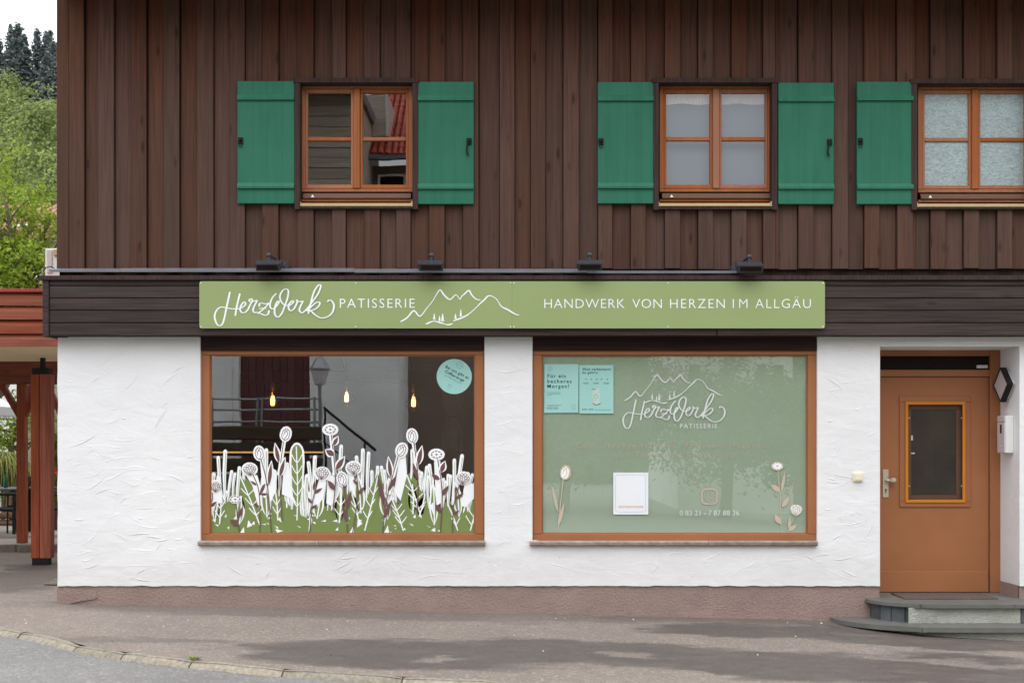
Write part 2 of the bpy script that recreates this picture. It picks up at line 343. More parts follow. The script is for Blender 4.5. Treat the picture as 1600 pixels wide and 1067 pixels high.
def film():
    t = NT('sage window film'); c = t.coord('Object'); n1 = t.noise(c, 1.4, 4)
    return t.fin(t.mix(t.ramp(n1, 0.3, 0.7), lin(180, 200, 174), lin(188, 207, 181)), 0.6, Specular_IOR_Level=0.1)
M['film'] = film()
def wired():
    t = NT('dark wired glass'); c = t.coord('Object', (85, 85, 85))
    sp = t.n('SeparateXYZ'); t.l(c, sp.inputs[0])
    fx = t.math('FRACT', sp.outputs[0]); fz = t.math('FRACT', sp.outputs[2])
    g = t.math('MAXIMUM', t.math('GREATER_THAN', fx, 0.8), t.math('GREATER_THAN', fz, 0.8))
    n1 = t.noise(t.coord('Object'), 3, 3)
    return t.fin(t.mix(t.math('MULTIPLY', g, 0.5), t.mix(t.ramp(n1, 0.35, 0.65), lin(44, 38, 36), lin(64, 54, 48)), lin(92, 84, 76)), 0.25, Specular_IOR_Level=0.5)
M['wired'] = wired()
def plaster():
    t = NT('white trowelled plaster'); c = t.coord('Object')
    mp = t.n('Mapping'); t.l(c, mp.inputs[0]); mp.inputs['Scale'].default_value = (0.7, 1, 1.5)
    big = t.noise(mp.outputs[0], 5, 3, 0.5, 1.0); mid = t.noise(mp.outputs[0], 17, 4, 0.6, 1.6); fine = t.noise(c, 140, 3)
    st = t.noise(c, 0.8, 5)
    b = t.bump(big, 0.22, 0.03); b = t.bump(mid, 0.13, 0.012, b); b = t.bump(fine, 0.22, 0.003, b)
    sp = t.n('SeparateXYZ'); t.l(c, sp.inputs[0]); dn = t.noise(c, 6, 6, 0.7)
    low = t.ramp(t.math('ADD', sp.outputs[2], t.math('MULTIPLY', dn, 0.5)), 0.36, 0.78, 0.3, 0.0)
    col = t.mix(t.ramp(st, 0.35, 0.7), (0.80, 0.80, 0.815, 1), (0.87, 0.87, 0.88, 1))
    col = t.mix(low, col, (0.55, 0.50, 0.45, 1)); col = t.mix(t.ramp(t.noise(c, 38, 4, 0.6), 0.68, 0.8, 0, 0.12), col, (0.5, 0.48, 0.46, 1))
    return t.fin(col, 0.85, b, Specular_IOR_Level=0.2)
M['plaster'] = plaster()
def plinth():
    t = NT('pinkish brown rough plinth'); c = t.coord('Object'); n1 = t.noise(c, 3, 5); n2 = t.noise(c, 60, 4, 0.6, 0.6); v = t.n('TexVoronoi'); t.l(c, v.inputs['Vector']); v.inputs['Scale'].default_value = 45
    col = t.mix(t.ramp(n1, 0.3, 0.7), lin(146, 124, 117), lin(160, 138, 130)); col = t.mix(t.ramp(n2, 0.55, 0.75, 0, 0.5), col, lin(118, 98, 92))
    return t.fin(col, 0.9, t.bump(n2, 0.7, 0.012, t.bump(v.outputs['Distance'], 0.4, 0.01)))
M['plinth'] = plinth()
def roughcast():
    t = NT('pale roughcast riser'); c = t.coord('Object'); n2 = t.noise(c, 70, 4, 0.6); n1 = t.noise(c, 5, 4)
    return t.fin(t.mix(t.ramp(n1, 0.3, 0.7), lin(168, 170, 158), lin(198, 198, 186)), 0.9, t.bump(n2, 1.0, 0.02))
M['roughcast'] = roughcast()
def asphalt(name, dry, wet, spots):
    t = NT(name); g = t.n('NewGeometry')
    mp = t.n('Mapping'); t.l(g.outputs['Position'], mp.inputs[0]); mp.inputs['Scale'].default_value = (0.55, 1.3, 1)
    wv = t.n('TexNoise'); t.l(mp.outputs[0], wv.inputs['Vector']); wv.inputs['Scale'].default_value = 2.2; wv.inputs['Detail'].default_value = 6
    wv.inputs['Roughness'].default_value = 0.7
    sub = t.n('VectorMath', operation='SUBTRACT'); t.l(wv.outputs['Color'], sub.inputs[0]); sub.inputs[1].default_value = (0.5, 0.5, 0.5)
    mul = t.n('VectorMath', operation='MULTIPLY'); t.l(sub.outputs[0], mul.inputs[0]); mul.inputs[1].default_value = (2.2, 0.85, 0)
    add = t.n('VectorMath', operation='ADD'); t.l(g.outputs['Position'], add.inputs[0]); t.l(mul.outputs[0], add.inputs[1])
    mask = None
    for (cx, cy, rx, ry, amt) in spots:
        s1 = t.n('VectorMath', operation='SUBTRACT'); t.l(add.outputs[0], s1.inputs[0]); s1.inputs[1].default_value = (cx, cy, 0)
        s2 = t.n('VectorMath', operation='MULTIPLY'); t.l(s1.outputs[0], s2.inputs[0]); s2.inputs[1].default_value = (1/rx, 1/ry, 0)
        s3 = t.n('VectorMath', operation='LENGTH'); t.l(s2.outputs[0], s3.inputs[0])
        k = t.ramp(s3.outputs['Value'], 0.78, 1.02, abs(amt), 0.0)
        if amt < 0: mask = t.math('SUBTRACT', mask, k, clamp=True)
        else: mask = k if mask is None else t.math('MAXIMUM', mask, k)
    v = t.n('TexVoronoi'); t.l(g.outputs['Position'], v.inputs['Vector']); v.inputs['Scale'].default_value = 110
    v2 = t.n('TexVoronoi'); t.l(g.outputs['Position'], v2.inputs['Vector']); v2.inputs['Scale'].default_value = 50
    n1 = t.noise(g.outputs['Position'], 0.9, 6, 0.6); n2 = t.noise(g.outputs['Position'], 7, 5, 0.65)
    col = t.mix(t.ramp(n1, 0.3, 0.72), tuple(c*0.8 for c in dry[:3])+(1,), tuple(c*1.12 for c in dry[:3])+(1,))
    col = t.mix(t.ramp(n2, 0.35, 0.7, 0, 0.55), col, tuple(c*0.7 for c in dry[:3])+(1,))
    sp = t.n('SeparateColor'); t.l(v.outputs['Color'], sp.inputs[0]); sp2 = t.n('SeparateColor'); t.l(v2.outputs['Color'], sp2.inputs[0])
    col = t.mix(t.ramp(sp.outputs[0], 0.0, 1.0, 0.0, 0.75), col, tuple(c*0.5 for c in dry[:3])+(1,))
    col = t.mix(t.ramp(sp2.outputs[0], 0.84, 1.0, 0.0, 0.3), col, tuple(min(1, c*1.9) for c in dry[:3])+(1,))
    rough = 0.9
    if mask is not None:
        mask = t.math('MULTIPLY', mask, t.ramp(t.noise(mp.outputs[0], 5.0, 6, 0.7), 0.28, 0.52, 0.6, 1.0))
        wc = t.mix(t.ramp(n2, 0.3, 0.7), wet, tuple(c*1.2 for c in wet[:3])+(1,))
        wc = t.mix(t.ramp(sp2.outputs[1], 0.8, 1.0, 0.0, 0.4), wc, tuple(c*1.8 for c in wet[:3])+(1,))
        wc = t.mix(t.ramp(sp.outputs[1], 0.0, 1.0, 0.0, 0.5), wc, tuple(c*0.6 for c in wet[:3])+(1,))
        col = t.mix(mask, col, wc); rough = t.ramp(mask, 0, 1, 0.9, 0.55)
    return t.fin(col, rough, t.bump(sp.outputs[0], 0.5, 0.006), Specular_IOR_Level=0.3)
def wet_spot(px, py, hx, hy, amt):
    cx, cy = gpix(px, py); ax, _ = gpix(px+hx, py); _, by = gpix(px, py-hy); _, by2 = gpix(px, py+hy)
    return (cx, cy, abs(ax-cx), max(0.03, abs(by-by2)/2), amt)
spots = [wet_spot(*a) for a in ((640, 1022, 290, 26, 1), (900, 1016, 230, 20, 1), (1270, 1040, 360, 26, 1), (1180, 984, 190, 12, 1), (1440, 1000, 200, 15, 0.9), (1560, 1050, 200, 30, 1),
         (620, 954, 640, 13, 0.5), (1150, 966, 250, 7, 0.7), (1370, 985, 140, 9, 1), (30, 905, 110, 26, 0.6), (60, 885, 60, 8, 0.9), (220, 1000, 190, 5, 0.5),
         (985, 1024, 60, 6, -0.8), (700, 1030, 55, 6, -0.8), (1030, 1056, 130, 15, -0.9), (1420, 1014, 150, 3, -0.8), (1500, 1034, 170, 5, -0.7))]
M['asphalt'] = asphalt('pavement asphalt', (0.345, 0.290, 0.252, 1), (0.115, 0.096, 0.087, 1), spots)
rspots = [wet_spot(*a) for a in ((420, 1068, 200, 7, 0.6), (250, 1050, 120, 5, 0.5))]
M['road'] = asphalt('road asphalt', (0.31, 0.295, 0.288, 1), (0.19, 0.18, 0.142, 1), rspots)
def leafmat(name, a, b, tr=0.35, scale=0.6, isl=0.6):
    t = NT(name); g = t.n('NewGeometry'); n1 = t.noise(g.outputs['Position'], scale, 4); oi = t.n('ObjectInfo')
    r = t.math('ADD', t.math('MULTIPLY', g.outputs['Random Per Island'], isl), t.math('MULTIPLY', n1, 1.2-isl))
    col = t.mix(t.ramp(r, 0.3, 0.9), a, b); t.t.nodes.remove(t.p)
    d = t.n('BsdfDiffuse'); t.l(col, d.inputs[0]); x = t.n('BsdfTranslucent'); t.l(col, x.inputs[0]); mx = t.n('MixShader'); mx.inputs[0].default_value = tr
    t.l(d.outputs[0], mx.inputs[1]); t.l(x.outputs[0], mx.inputs[2]); t.l(mx.outputs[0], t.out.inputs[0]); return t.m
M['leaf'] = leafmat('bright leaf', (0.17, 0.25, 0.03, 1), (0.42, 0.52, 0.09, 1), 0.4, 1.5)
M['wood'] = leafmat('hillside leaf', (0.09, 0.14, 0.055, 1), (0.46, 0.51, 0.19, 1), 0.35, 0.2, 0.3)
M['spruce'] = leafmat('hazed spruce needle', (0.12, 0.148, 0.155, 1), (0.20, 0.232, 0.232, 1), 0.15, 0.2)  # distance haze is mixed into the needle colour as a pale blue tint
M['hedge'] = leafmat('hedge leaf', (0.07, 0.11, 0.015, 1), (0.20, 0.24, 0.04, 1), 0.3, 2)
M['straw'] = leafmat('yellow green grass', (0.30, 0.33, 0.09, 1), (0.50, 0.52, 0.20, 1), 0.3, 2)
M['darkleaf'] = leafmat('garden leaf', (0.05, 0.09, 0.02, 1), (0.12, 0.18, 0.04, 1), 0.3, 1)
M['understorey'] = simple('forest floor', (0.04, 0.06, 0.025, 1), 0.9, 0.3, 0.3, 0.5, 3, rnd=0)
M['grass'] = simple('meadow', (0.09, 0.14, 0.03, 1), 0.9, 0.3, 0.3, 0.5, 3, rnd=0)

# ------------------------------------------------------------------ text and strokes
def text_mesh(mb, txt, p0, p1, base, cap, y, rot=0.0, centre=None, bold=0.0, dpx=None):
    """flat lettering: px left/right, baseline row, cap height in px"""
    cu = bpy.data.curves.new('t', 'FONT'); cu.body = txt; cu.size = 1; cu.resolution_u = 3; cu.offset = bold; cu.fill_mode = 'FRONT' if hasattr(cu, 'fill_mode') else cu.fill_mode
    o = bpy.data.objects.new('t', cu); COL.objects.link(o)
    def ev():
        dg = bpy.context.evaluated_depsgraph_get(); me = bpy.data.meshes.new_from_object(o.evaluated_get(dg)); return me
    cu.body = 'H'; bpy.context.view_layer.update(); me = ev(); ch = max(v.co.y for v in me.vertices); cu.body = txt
    k = cap / ch                                   # px per unit
    W = []
    for spc in (1.0, 1.4):
        cu.space_character = spc; bpy.context.view_layer.update(); me = ev(); xs = [v.co.x for v in me.vertices]; W.append((max(xs)-min(xs))*k)
    want = p1-p0; spc = 1.0 + 0.4*(want-W[0])/(W[1]-W[0]) if abs(W[1]-W[0]) > 1e-6 else 1.0
    xs_ = 1.0
    if spc < 0.92: xs_ = want / (W[0]-0.08/0.4*(W[1]-W[0])); spc = 0.92
    cu.space_character = spc; bpy.context.view_layer.update(); me = ev()
    mx = min(v.co.x for v in me.vertices)
    vs = []
    for v in me.vertices:
        X = p0 + (v.co.x-mx)*k*xs_; Y = base - v.co.y*k
        if rot:
            c, s_ = math.cos(rot), math.sin(rot); dx, dy_ = X-centre[0], Y-centre[1]; X, Y = centre[0]+dx*c-dy_*s_, centre[1]+dx*s_+dy_*c
        vs.append((wx(X, y), y, wz(Y, y)))
    mb.add(vs, [list(p.vertices) for p in me.polygons])
    bpy.data.objects.remove(o); return mb
def smooth_path(pts, n=6):
    out = []
    for i in range(len(pts)-1):
        p0, p1, p2, p3 = pts[max(i-1, 0)], pts[i], pts[i+1], pts[min(i+2, len(pts)-1)]
        for k in range(n):
            t = k/n
            out.append(tuple(0.5*((2*p1[j]) + (-p0[j]+p2[j])*t + (2*p0[j]-5*p1[j]+4*p2[j]-p3[j])*t*t + (-p0[j]+3*p1[j]-3*p2[j]+p3[j])*t**3) for j in range(2)))
    return out + [pts[-1]]
def stroke(mb, pts, w, y, f=lambda p: p, dy=-0.0012, n=6, smooth=True):
    q = [f(p) for p in pts]; q = smooth_path(q, n) if smooth else q
    mb.ribbon([(wx(a, y), wz(b, y)) for a, b in q], w, y, dy)
HERZ = [[(222,130),(200,230),(180,320),(160,420),(135,500),(100,525),(65,500),(42,430),(50,370),(80,325),(120,303),(180,312),(250,325),(335,322)],
 [(340,150),(320,230),(300,320),(288,400)],
 [(335,324),(380,300),(408,272),(400,245),(375,255),(350,300),(345,340),(365,368),(400,368),(435,335),(462,280),(490,232),(482,207),(462,208),(455,228),(475,242),(510,234),(545,225),(530,260),(505,310),(500,350),(520,370),(545,365)],
 [(572,288),(576,262),(610,258),(650,266),(685,258),(640,310),(600,345),(555,378)], [(575,322),(615,318),(655,320)],
 [(562,374),(600,385),(640,402),(675,390),(688,350)],
 [(772,145),(730,190),(705,250),(702,300),(725,325),(765,305),(800,262),(806,235),(785,240),(760,300),(755,370),(775,415),(805,420),(845,370),(880,280),(910,190),(920,120),(900,90),(860,100),(825,150),(820,205),(850,260),(890,285),(925,280)],
 [(922,290),(960,265),(980,238),(962,230),(930,265),(920,310),(940,345),(975,335),(1005,290),(1026,235),(1014,218),(1026,232),(1055,240),(1090,235),(1065,290),(1050,340),(1075,372),(1110,355),(1160,300),(1220,220),(1275,140),(1305,60),(1293,38),(1268,52),(1225,120),(1195,220),(1175,300),(1158,375)],
 [(1135,345),(1180,310),(1240,255),(1285,245),(1290,275),(1250,320),(1190,345),(1145,350)],
 [(1185,345),(1230,390),(1290,428),(1340,432),(1400,410),(1445,360),(1462,290),(1440,235),(1405,220),(1388,236)]]
MOUNT = [[(125,475),(200,430),(280,345),(350,415),(430,320),(500,235),(545,160),(592,98),(635,155),(710,215),(778,155),(828,212),(845,180),(880,150),(935,105),(965,155),(1020,210),(1070,218)],
 [(755,465),(840,435),(920,395),(1000,330),(1060,270),(1120,215),(1175,168),(1260,205),(1320,295),(1400,335),(1480,385),(1530,400)],
 [(425,505),(510,472),(600,490),(680,515),(740,500)]]
FIRS = [(522,468,95,20),(585,482,80,17),(622,490,118,24),(775,455,78,19),(838,432,108,18)]
fH = lambda p: (330+p[0]/7.619, 440+p[1]/7.619)
fM = lambda p: (610+p[0]/7.619, 440+p[1]/7.619)
def logo(parent, y, mat, gH, gM, k):
    m = MB()
    pen = lambda dx, dz, t: k*(0.0088 + 0.0085*abs(dz)**2)
    for i, st in enumerate(HERZ): stroke(m, st, pen, y-0.0004*i, lambda p: gH(fH(p)), dy=-0.0003*len(st)/6)
    m.build('script_lettering', mat, parent, recalc=False)
    for st in MOUNT:
        m = MB(); stroke(m, st, lambda dx, dz, t: k*(0.011+0.004*math.sin(t*17)), y, lambda p: gM(fM(p)), n=3)
        m.build('mountain_line', mat, parent, recalc=False)
    for (x, b, h, w) in FIRS:
        pts = [(x-2, b), (x-2, b-h*0.18), (x-w, b-h*0.2), (x-w*0.35, b-h*0.42), (x-w*0.75, b-h*0.44), (x-w*0.25, b-h*0.68), (x-w*0.45, b-h*0.7), (x, b-h),
               (x+w*0.45, b-h*0.7), (x+w*0.25, b-h*0.66), (x+w*0.75, b-h*0.42), (x+w*0.35, b-h*0.4), (x+w, b-h*0.16), (x+2, b-h*0.18), (x+2, b)]
        m = MB(); q = [gM(fM(p)) for p in pts]; m.flat([(wx(a, y), wz(c, y)) for a, c in q], y); m.build('fir_motif', mat, parent, recalc=False)

# ================================================================== GROUND
def sheet(name, xs, ys, zf, mat, keep=None):
    m = MB(); v = []; idx = {}
    for j, y in enumerate(ys):
        for i, x in enumerate(xs): idx[i, j] = len(v); v.append((x, y, zf(x, y)))
    f = [(idx[i,j], idx[i+1,j], idx[i+1,j+1], idx[i,j+1]) for j in range(len(ys)-1) for i in range(len(xs)-1)]
    m.add(v, f); return m.build(name, mat)
def lr(a, b, n): return [a+(b-a)*i/n for i in range(n+1)]
tag(sheet('ground', lr(-700, 700, 8), lr(-700, 900, 8), lambda x, y: -0.62, M['grass']), kind='structure')
# kerb line (top back edge seen in the picture), carried on beyond both sides
kp = [(0,982),(75,993),(131,1008),(187,1017),(262,1027),(322,1033),(412,1042),(487,1047),(600,1054),(700,1061),(790,1067)]
KL = [gpix(*p) for p in kp]
KL = [(-16, 5.5), (-9.5, 1.6), (-6.6, -0.15), (-5.3, -0.95)] + KL + [(1.2, -4.05), (3.0, -4.35), (6.0, -4.6), (14, -4.8), (30, -4.9)]
KL = smooth_path(KL, 8)
def kerb_y(x):
    for a, b in zip(KL, KL[1:]):
        if a[0] <= x <= b[0]: return a[1]+(b[1]-a[1])*(x-a[0])/(b[0]-a[0])
    return KL[0][1] if x < KL[0][0] else KL[-1][1]
# pavement: strips from the kerb to the back
xs = lr(-16, -9, 8)[:-1] + lr(-9, 9, 60)[:-1] + lr(9, 30, 12)
m = MB(); v = []; NR = 14
for x in xs:
    y0 = kerb_y(x); y1 = 14.0
    for k in range(NR+1):
        y = y0+(y1-y0)*(k/NR)**1.6; v.append((x, y, ground(x, y) + 0.004*noise.noise(Vector((x*1.3, y*1.3, 0)))))
f = [(i*(NR+1)+k, (i+1)*(NR+1)+k, (i+1)*(NR+1)+k+1, i*(NR+1)+k+1) for i in range(len(xs)-1) for k in range(NR)]
m.add(v, f, True); pav = tag(m.build('pavement', M['asphalt']), kind='structure')
m = MB(); v = []
for x in xs:
    y1 = kerb_y(x)-0.06; y0 = -60 if x > -9 else -60
    for k in range(9):
        y = y1+(y0-y1)*(k/8)**2; v.append((x, y, ground(x, max(y, -12))-0.042))
f = [(i*9+k, i*9+k+1, (i+1)*9+k+1, (i+1)*9+k) for i in range(len(xs)-1) for k in range(8)]
m.add(v, f, True); road = tag(m.build('road', M['road']), kind='structure')
# kerb stones
kerb = thing('kerb', 'x', 'x'); del kerb['label'], kerb['category']; kerb['kind'] = 'structure'
d = 0; cum = [0]
for a, b in zip(KL, KL[1:]): d += math.hypot(b[0]-a[0], b[1]-a[1]); cum.append(d)
def kat(s):
    s = max(0, min(d-1e-4, s))
    for i in range(len(KL)-1):
        if cum[i] <= s <= cum[i+1]:
            t = (s-cum[i])/(cum[i+1]-cum[i]); a, b = KL[i], KL[i+1]; L = math.hypot(b[0]-a[0], b[1]-a[1])
            return a[0]+(b[0]-a[0])*t, a[1]+(b[1]-a[1])*t, (b[0]-a[0])/L, (b[1]-a[1])/L
rk = random.Random(3); s = 4.0
while s < d-12:
    L = rk.uniform(0.5, 1.1); m = MB(); n = 5; rings = []; jw = rk.uniform(-0.008, 0.008); jz = rk.uniform(-0.003, 0.004)
    for i in range(n+1):
        t = s+0.006+(L-0.012)*i/n; x, y, tx, ty = kat(t); nx, ny = ty, -tx           # towards the road
        e = 0.012 if i in (0, n) else 0
        W = 0.088+jw*0.5+rk.uniform(-0.004, 0.004)-e; zt = ground(x, y)+0.004+jz-e*0.8+rk.uniform(-0.0015, 0.0015); zb = ground(x, y)-0.1
        pr = [(0.0, zb), (0.0, zt-0.008), (0.012, zt+0.002), (W*0.6, zt+0.001), (W-0.035, zt-0.006), (W-0.008, zt-0.026), (W+0.006, zt-0.045), (W+0.008, zb)]
        rings.append([(x+nx*q, y+ny*q, z) for q, z in pr])
    P = len(rings[0]); v = [q for r_ in rings for q in r_]
    f = [(i*P+k, (i+1)*P+k, (i+1)*P+k+1, i*P+k+1) for i in range(n) for k in range(P-1)] + [list(range(P)), list(range(n*P, (n+1)*P))[::-1]]
    m.add(v, f); m.build('kerb_stone', M['kerb'], kerb); s += L
# small white paint patch beside the corner
a = [gpix(*p) for p in ((66, 914), (88, 905), (100, 905), (100, 915))]
tag(one('pavement_marking', M['patiokerb'], None, 'add', [(x, y, ground(x, y)+0.012) for x, y in a], [(0, 1, 2, 3)]), kind='structure')

# ================================================================== THE HOUSE
house = thing('house', 'alpine house with brown board cladding, green shutters and white plastered ground floor', 'house')
XL, XR, WT = wx(90), 7.4, 0.43
ZF = wz(523)                      # plaster top, just hidden behind the fascia
zpl = wz(915)
holes = [(wx(313), wx(757), wz(845), ZF+0.2), (wx(832), wx(1277), wz(845), ZF+0.2), (wx(1375), wx(1593), -0.6, wz(541))]
def grid_lines(a, b, step, snaps):
    base = [a+(b-a)*i/max(1, round((b-a)/step)) for i in range(max(1, round((b-a)/step))+1)]
    base = [q for q in base if all(abs(q-s_) > step*0.45 for s_ in snaps if a < s_ < b)] + [s_ for s_ in snaps if a < s_ < b]
    return sorted(set([a, b]+base))
sx = [h[0] for h in holes]+[h[1] for h in holes]; sz = [h[2] for h in holes]+[h[3] for h in holes]
GX = grid_lines(XL, XR, 0.05, sx); GZ = grid_lines(zpl, ZF+0.15, 0.05, sz)
inside = lambda x, z: any(h[0]-1e-6 < x < h[1]+1e-6 and h[2]-1e-6 < z < h[3]+1e-6 for h in holes)
m = MB(); v = []; idx = {}
for j, z in enumerate(GZ):
    for i, x in enumerate(GX):
        e = min([abs(x-XL)/0.06, 1] + [max(max(h[0]-x, x-h[1], 0), max(h[2]-z, z-h[3], 0))/0.06 for h in holes])
        e = max(0.0, min(1.0, e))
        y = (noise.noise(Vector((x*2.2, z*3.1, 1)))*0.006 + noise.noise(Vector((x*7, z*10, 5)))*0.003)*e
        zz = z; xx = x
        if j == 0: zz = z + noise.noise(Vector((x*9, 0, 3)))*0.009 + noise.noise(Vector((x*33, 0, 3)))*0.006; y -= 0.004
        if i == 0: xx = x + noise.noise(Vector((0, z*5, 8)))*0.008
        idx[i, j] = len(v); v.append((xx, y, zz))
f = [(idx[i,j], idx[i+1,j], idx[i+1,j+1], idx[i,j+1]) for j in range(len(GZ)-1) for i in range(len(GX)-1) if not inside((GX[i]+GX[i+1])/2, (GZ[j]+GZ[j+1])/2)]
m.add(v, f, True)
# lower lip of the plaster, returns and the left side wall
n0 = [v[idx[i, 0]] for i in range(len(GX))]
for i in range(len(GX)-1):
    if GX[i] < holes[2][0]-1e-6 or GX[i] > holes[2][1]-1e-6: a, b = n0[i], n0[i+1]; m.add([a, b, (b[0], 0.03, b[2]), (a[0], 0.03, a[2])], [(0, 1, 2, 3)])
for j in range(len(GZ)-1):
    a, b = v[idx[0, j]], v[idx[0, j+1]]; m.add([a, b, (b[0], 9.5, b[2]), (a[0], 9.5, a[2])], [(0, 1, 2, 3)])
for h in holes[:2]:
    x0, x1, z0, z1 = h
    m.add([(x0,0,z0),(x0,WT,z0),(x0,WT,z1),(x0,0,z1)], [(0,1,2,3)]); m.add([(x1,0,z0),(x1,WT,z0),(x1,WT,z1),(x1,0,z1)], [(0,1,2,3)]); m.add([(x0,0,z0),(x1,0,z0),(x1,WT,z0),(x0,WT,z0)], [(0,1,2,3)])
x0, x1, _, z1 = holes[2]; zk = wz(908, 0.0)
DY = 0.43
for x in (x0, x1):
    for k in range(8):
        a = zpl+(z1-zpl)*k/8; b = zpl+(z1-zpl)*(k+1)/8; m.add([(x,0,a),(x,DY+0.1,a),(x,DY+0.1,b),(x,0,b)], [(0,1,2,3)])
m.add([(x0,0,z1),(x1,0,z1),(x1,DY+0.1,z1),(x0,DY+0.1,z1)], [(0,1,2,3)])
m.add([(x1,9.5,-0.6),(XR,9.5,-0.6),(XR,9.5,3),(x1,9.5,3)], [(0,1,2,3)]); m.add([(XR,0,-0.6),(XR,9.5,-0.6),(XR,9.5,3),(XR,0,3)], [(0,1,2,3)])
m.add([(XL,9.5,-0.6),(x1,9.5,-0.6),(x1,9.5,3),(XL,9.5,3)], [(0,1,2,3)])
m.build('plaster_wall', M['plaster'], house, recalc=False)
# trowel ridges in the plaster: short curved burrs
rp = random.Random(11); m = MB(); cnt = 0
while cnt < 270:
    x = rp.uniform(XL+0.05, wx(1600)); z = rp.uniform(zpl+0.03, ZF-0.02)
    L = rp.choice([0.05, 0.08, 0.1, 0.16, 0.24, 0.3])*rp.uniform(0.7, 1.2); ang = rp.gauss(0.15, 0.5); cur = rp.uniform(-2.4, 2.8)/max(L, 0.12)*0.35
    pts = []; ca = ang
    for k in range(9): pts.append((x, z)); x += math.cos(ca)*L/8; z += math.sin(ca)*L/8; ca += cur*L/8
    if any(inside(px_+dx, pz) or pz > ZF-0.01 or pz < zpl+0.02 or px_ < XL+0.03 for px_, pz in pts for dx in (-0.04, 0.04)): continue
    hgt = rp.uniform(0.0015, 0.0042); wd = rp.uniform(0.010, 0.022); up = rp.choice([1, 1, -1]); v = []
    for k, (a, b) in enumerate(pts):
        q = math.sin(math.pi*(k+0.15)/8.3); y = (noise.noise(Vector((a*2.2, b*3.1, 1)))*0.006 + noise.noise(Vector((a*7, b*10, 5)))*0.003)
        v += [(a, y+0.003, b+up*0.004*q), (a, y-hgt*q-0.0002, b), (a, y-hgt*0.45*q, b-up*wd*0.5*q), (a, y+0.003, b-up*wd*q)]
    f = [(k*4+c, k*4+c+1, k*4+c+5, k*4+c+4) for k in range(8) for c in range(3)]
    m.add(v, f, True); cnt += 1
tag(m.build('plaster_ridge', M['plaster'], house, recalc=False), kind='stuff')
# plinth
m = MB()
for (a, b) in ((XL-0.004, holes[2][0]), (holes[2][1], XR)):
    n = max(2, int((b-a)/0.08)); v = []
    for i in range(n+1):
        x = a+(b-a)*i/n
        for k in range(7):
            z = -0.5+(zpl+0.03+0.5)*k/6; v.append((x, 0.012+0.006*noise.noise(Vector((x*6, z*8, 2))), z))
    m.add(v, [(i*7+k, (i+1)*7+k, (i+1)*7+k+1, i*7+k+1) for i in range(n) for k in range(6)], True)
m.add([(XL-0.004,0.012,-0.5),(XL-0.004,9.5,-0.5),(XL-0.004,9.5,zpl),(XL-0.004,0.012,zpl)], [(0,1,2,3)])
for x in (holes[2][0]-0.004, holes[2][1]-0.006): m.add([(x,0.012,-0.5),(x,DY+0.05,-0.5),(x,DY+0.05,zpl+0.0),(x,0.012,zpl+0.0)], [(0,1,2,3)])
m.build('plinth', M['plinth'], house, recalc=False)
# the broken repair piece of plinth at the corner
a0, a1, b0, b1 = rc(90, 152, 917, 939, 0.0)
m = MB(); m.plate([(a0-0.006, b0-0.06), (a0+0.12, b0-0.02), (a0+0.25, b0+0.005), (a1-0.03, b0+0.02), (a1, b0+0.035), (a1-0.02, b1-0.03), (a0-0.006, b1-0.012)], 0.0005, 0.03); m.build('plinth_patch', M['plinth'], house)

# --- upper storey boards
ZB, ZT = wz(421), 8.02
proud = [(111,134),(156,180),(207,231),(258,282),(310,335),(361,384),(411,436),(466,491),(520,541),(570,594),(620,642),(671,695),(724,748),(781,804),(829,852),(880,904),(934,956),(985,1008),(1038,1062),(1090,1113),(1142,1165),(1191,1215),(1246,1269),(1299,1323),(1349,1372),(1400,1424),(1452,1475),(1504,1527),(1556,1579)]
q = 1608
while q < 2010: proud.append((q, q+23)); q += 52
WIN = [(460, 653, 122, 327), (1021, 1215, 122, 328), (1425, 1620, 123, 328)]
UY = -0.01
def board(px0, px1, y0, y1, over=0.0):
    m = MB(); L = wx(px0)-over; Rr = wx(px1)+over; jz = random.uniform(-0.004, 0.004); done = False
    for (w0, w1, t0, t1) in WIN:
        if px1 > w0+6 and px0 < w1-6:
            il, ir = max(L, wx(w0+5)), min(Rr, wx(w1-5)); done = True
            if L < il-0.01: m.cbox(L, il-0.0005, y0, y1, ZB+jz, ZT, 0.003)
            if Rr > ir+0.01: m.cbox(ir+0.0005, Rr, y0, y1, ZB+jz, ZT, 0.003)
            tl = random.uniform(-0.0016, 0.0016); m.v = [(x+tl*(z-3), y, z) for x, y, z in m.v]
            if m.v: m.build('board', M['clad'], house)
            for (a, b) in ((ZB+jz, wz(t1-3)), (wz(t0+3), ZT)): one('board', M['clad'], house, 'cbox', il, ir, y0, y1, a, b, 0.003)
    if not done:
        m.cbox(L, Rr, y0, y1, ZB+jz, ZT, 0.003); tl = random.uniform(-0.0016, 0.0016); m.v = [(x+tl*(z-3), y, z) for x, y, z in m.v]; m.build('board', M['clad'], house)
prev = 92
for i, (a, b) in enumerate(proud):
    board(prev, a, UY+0.004, UY+0.024, -0.004)
    board(a, b, UY-0.034, UY+0.003); prev = b
one('corner_board', M['clad'], house, 'cbox', wx(91), wx(110), UY-0.03, UY-0.001, ZB, ZT, 0.004)
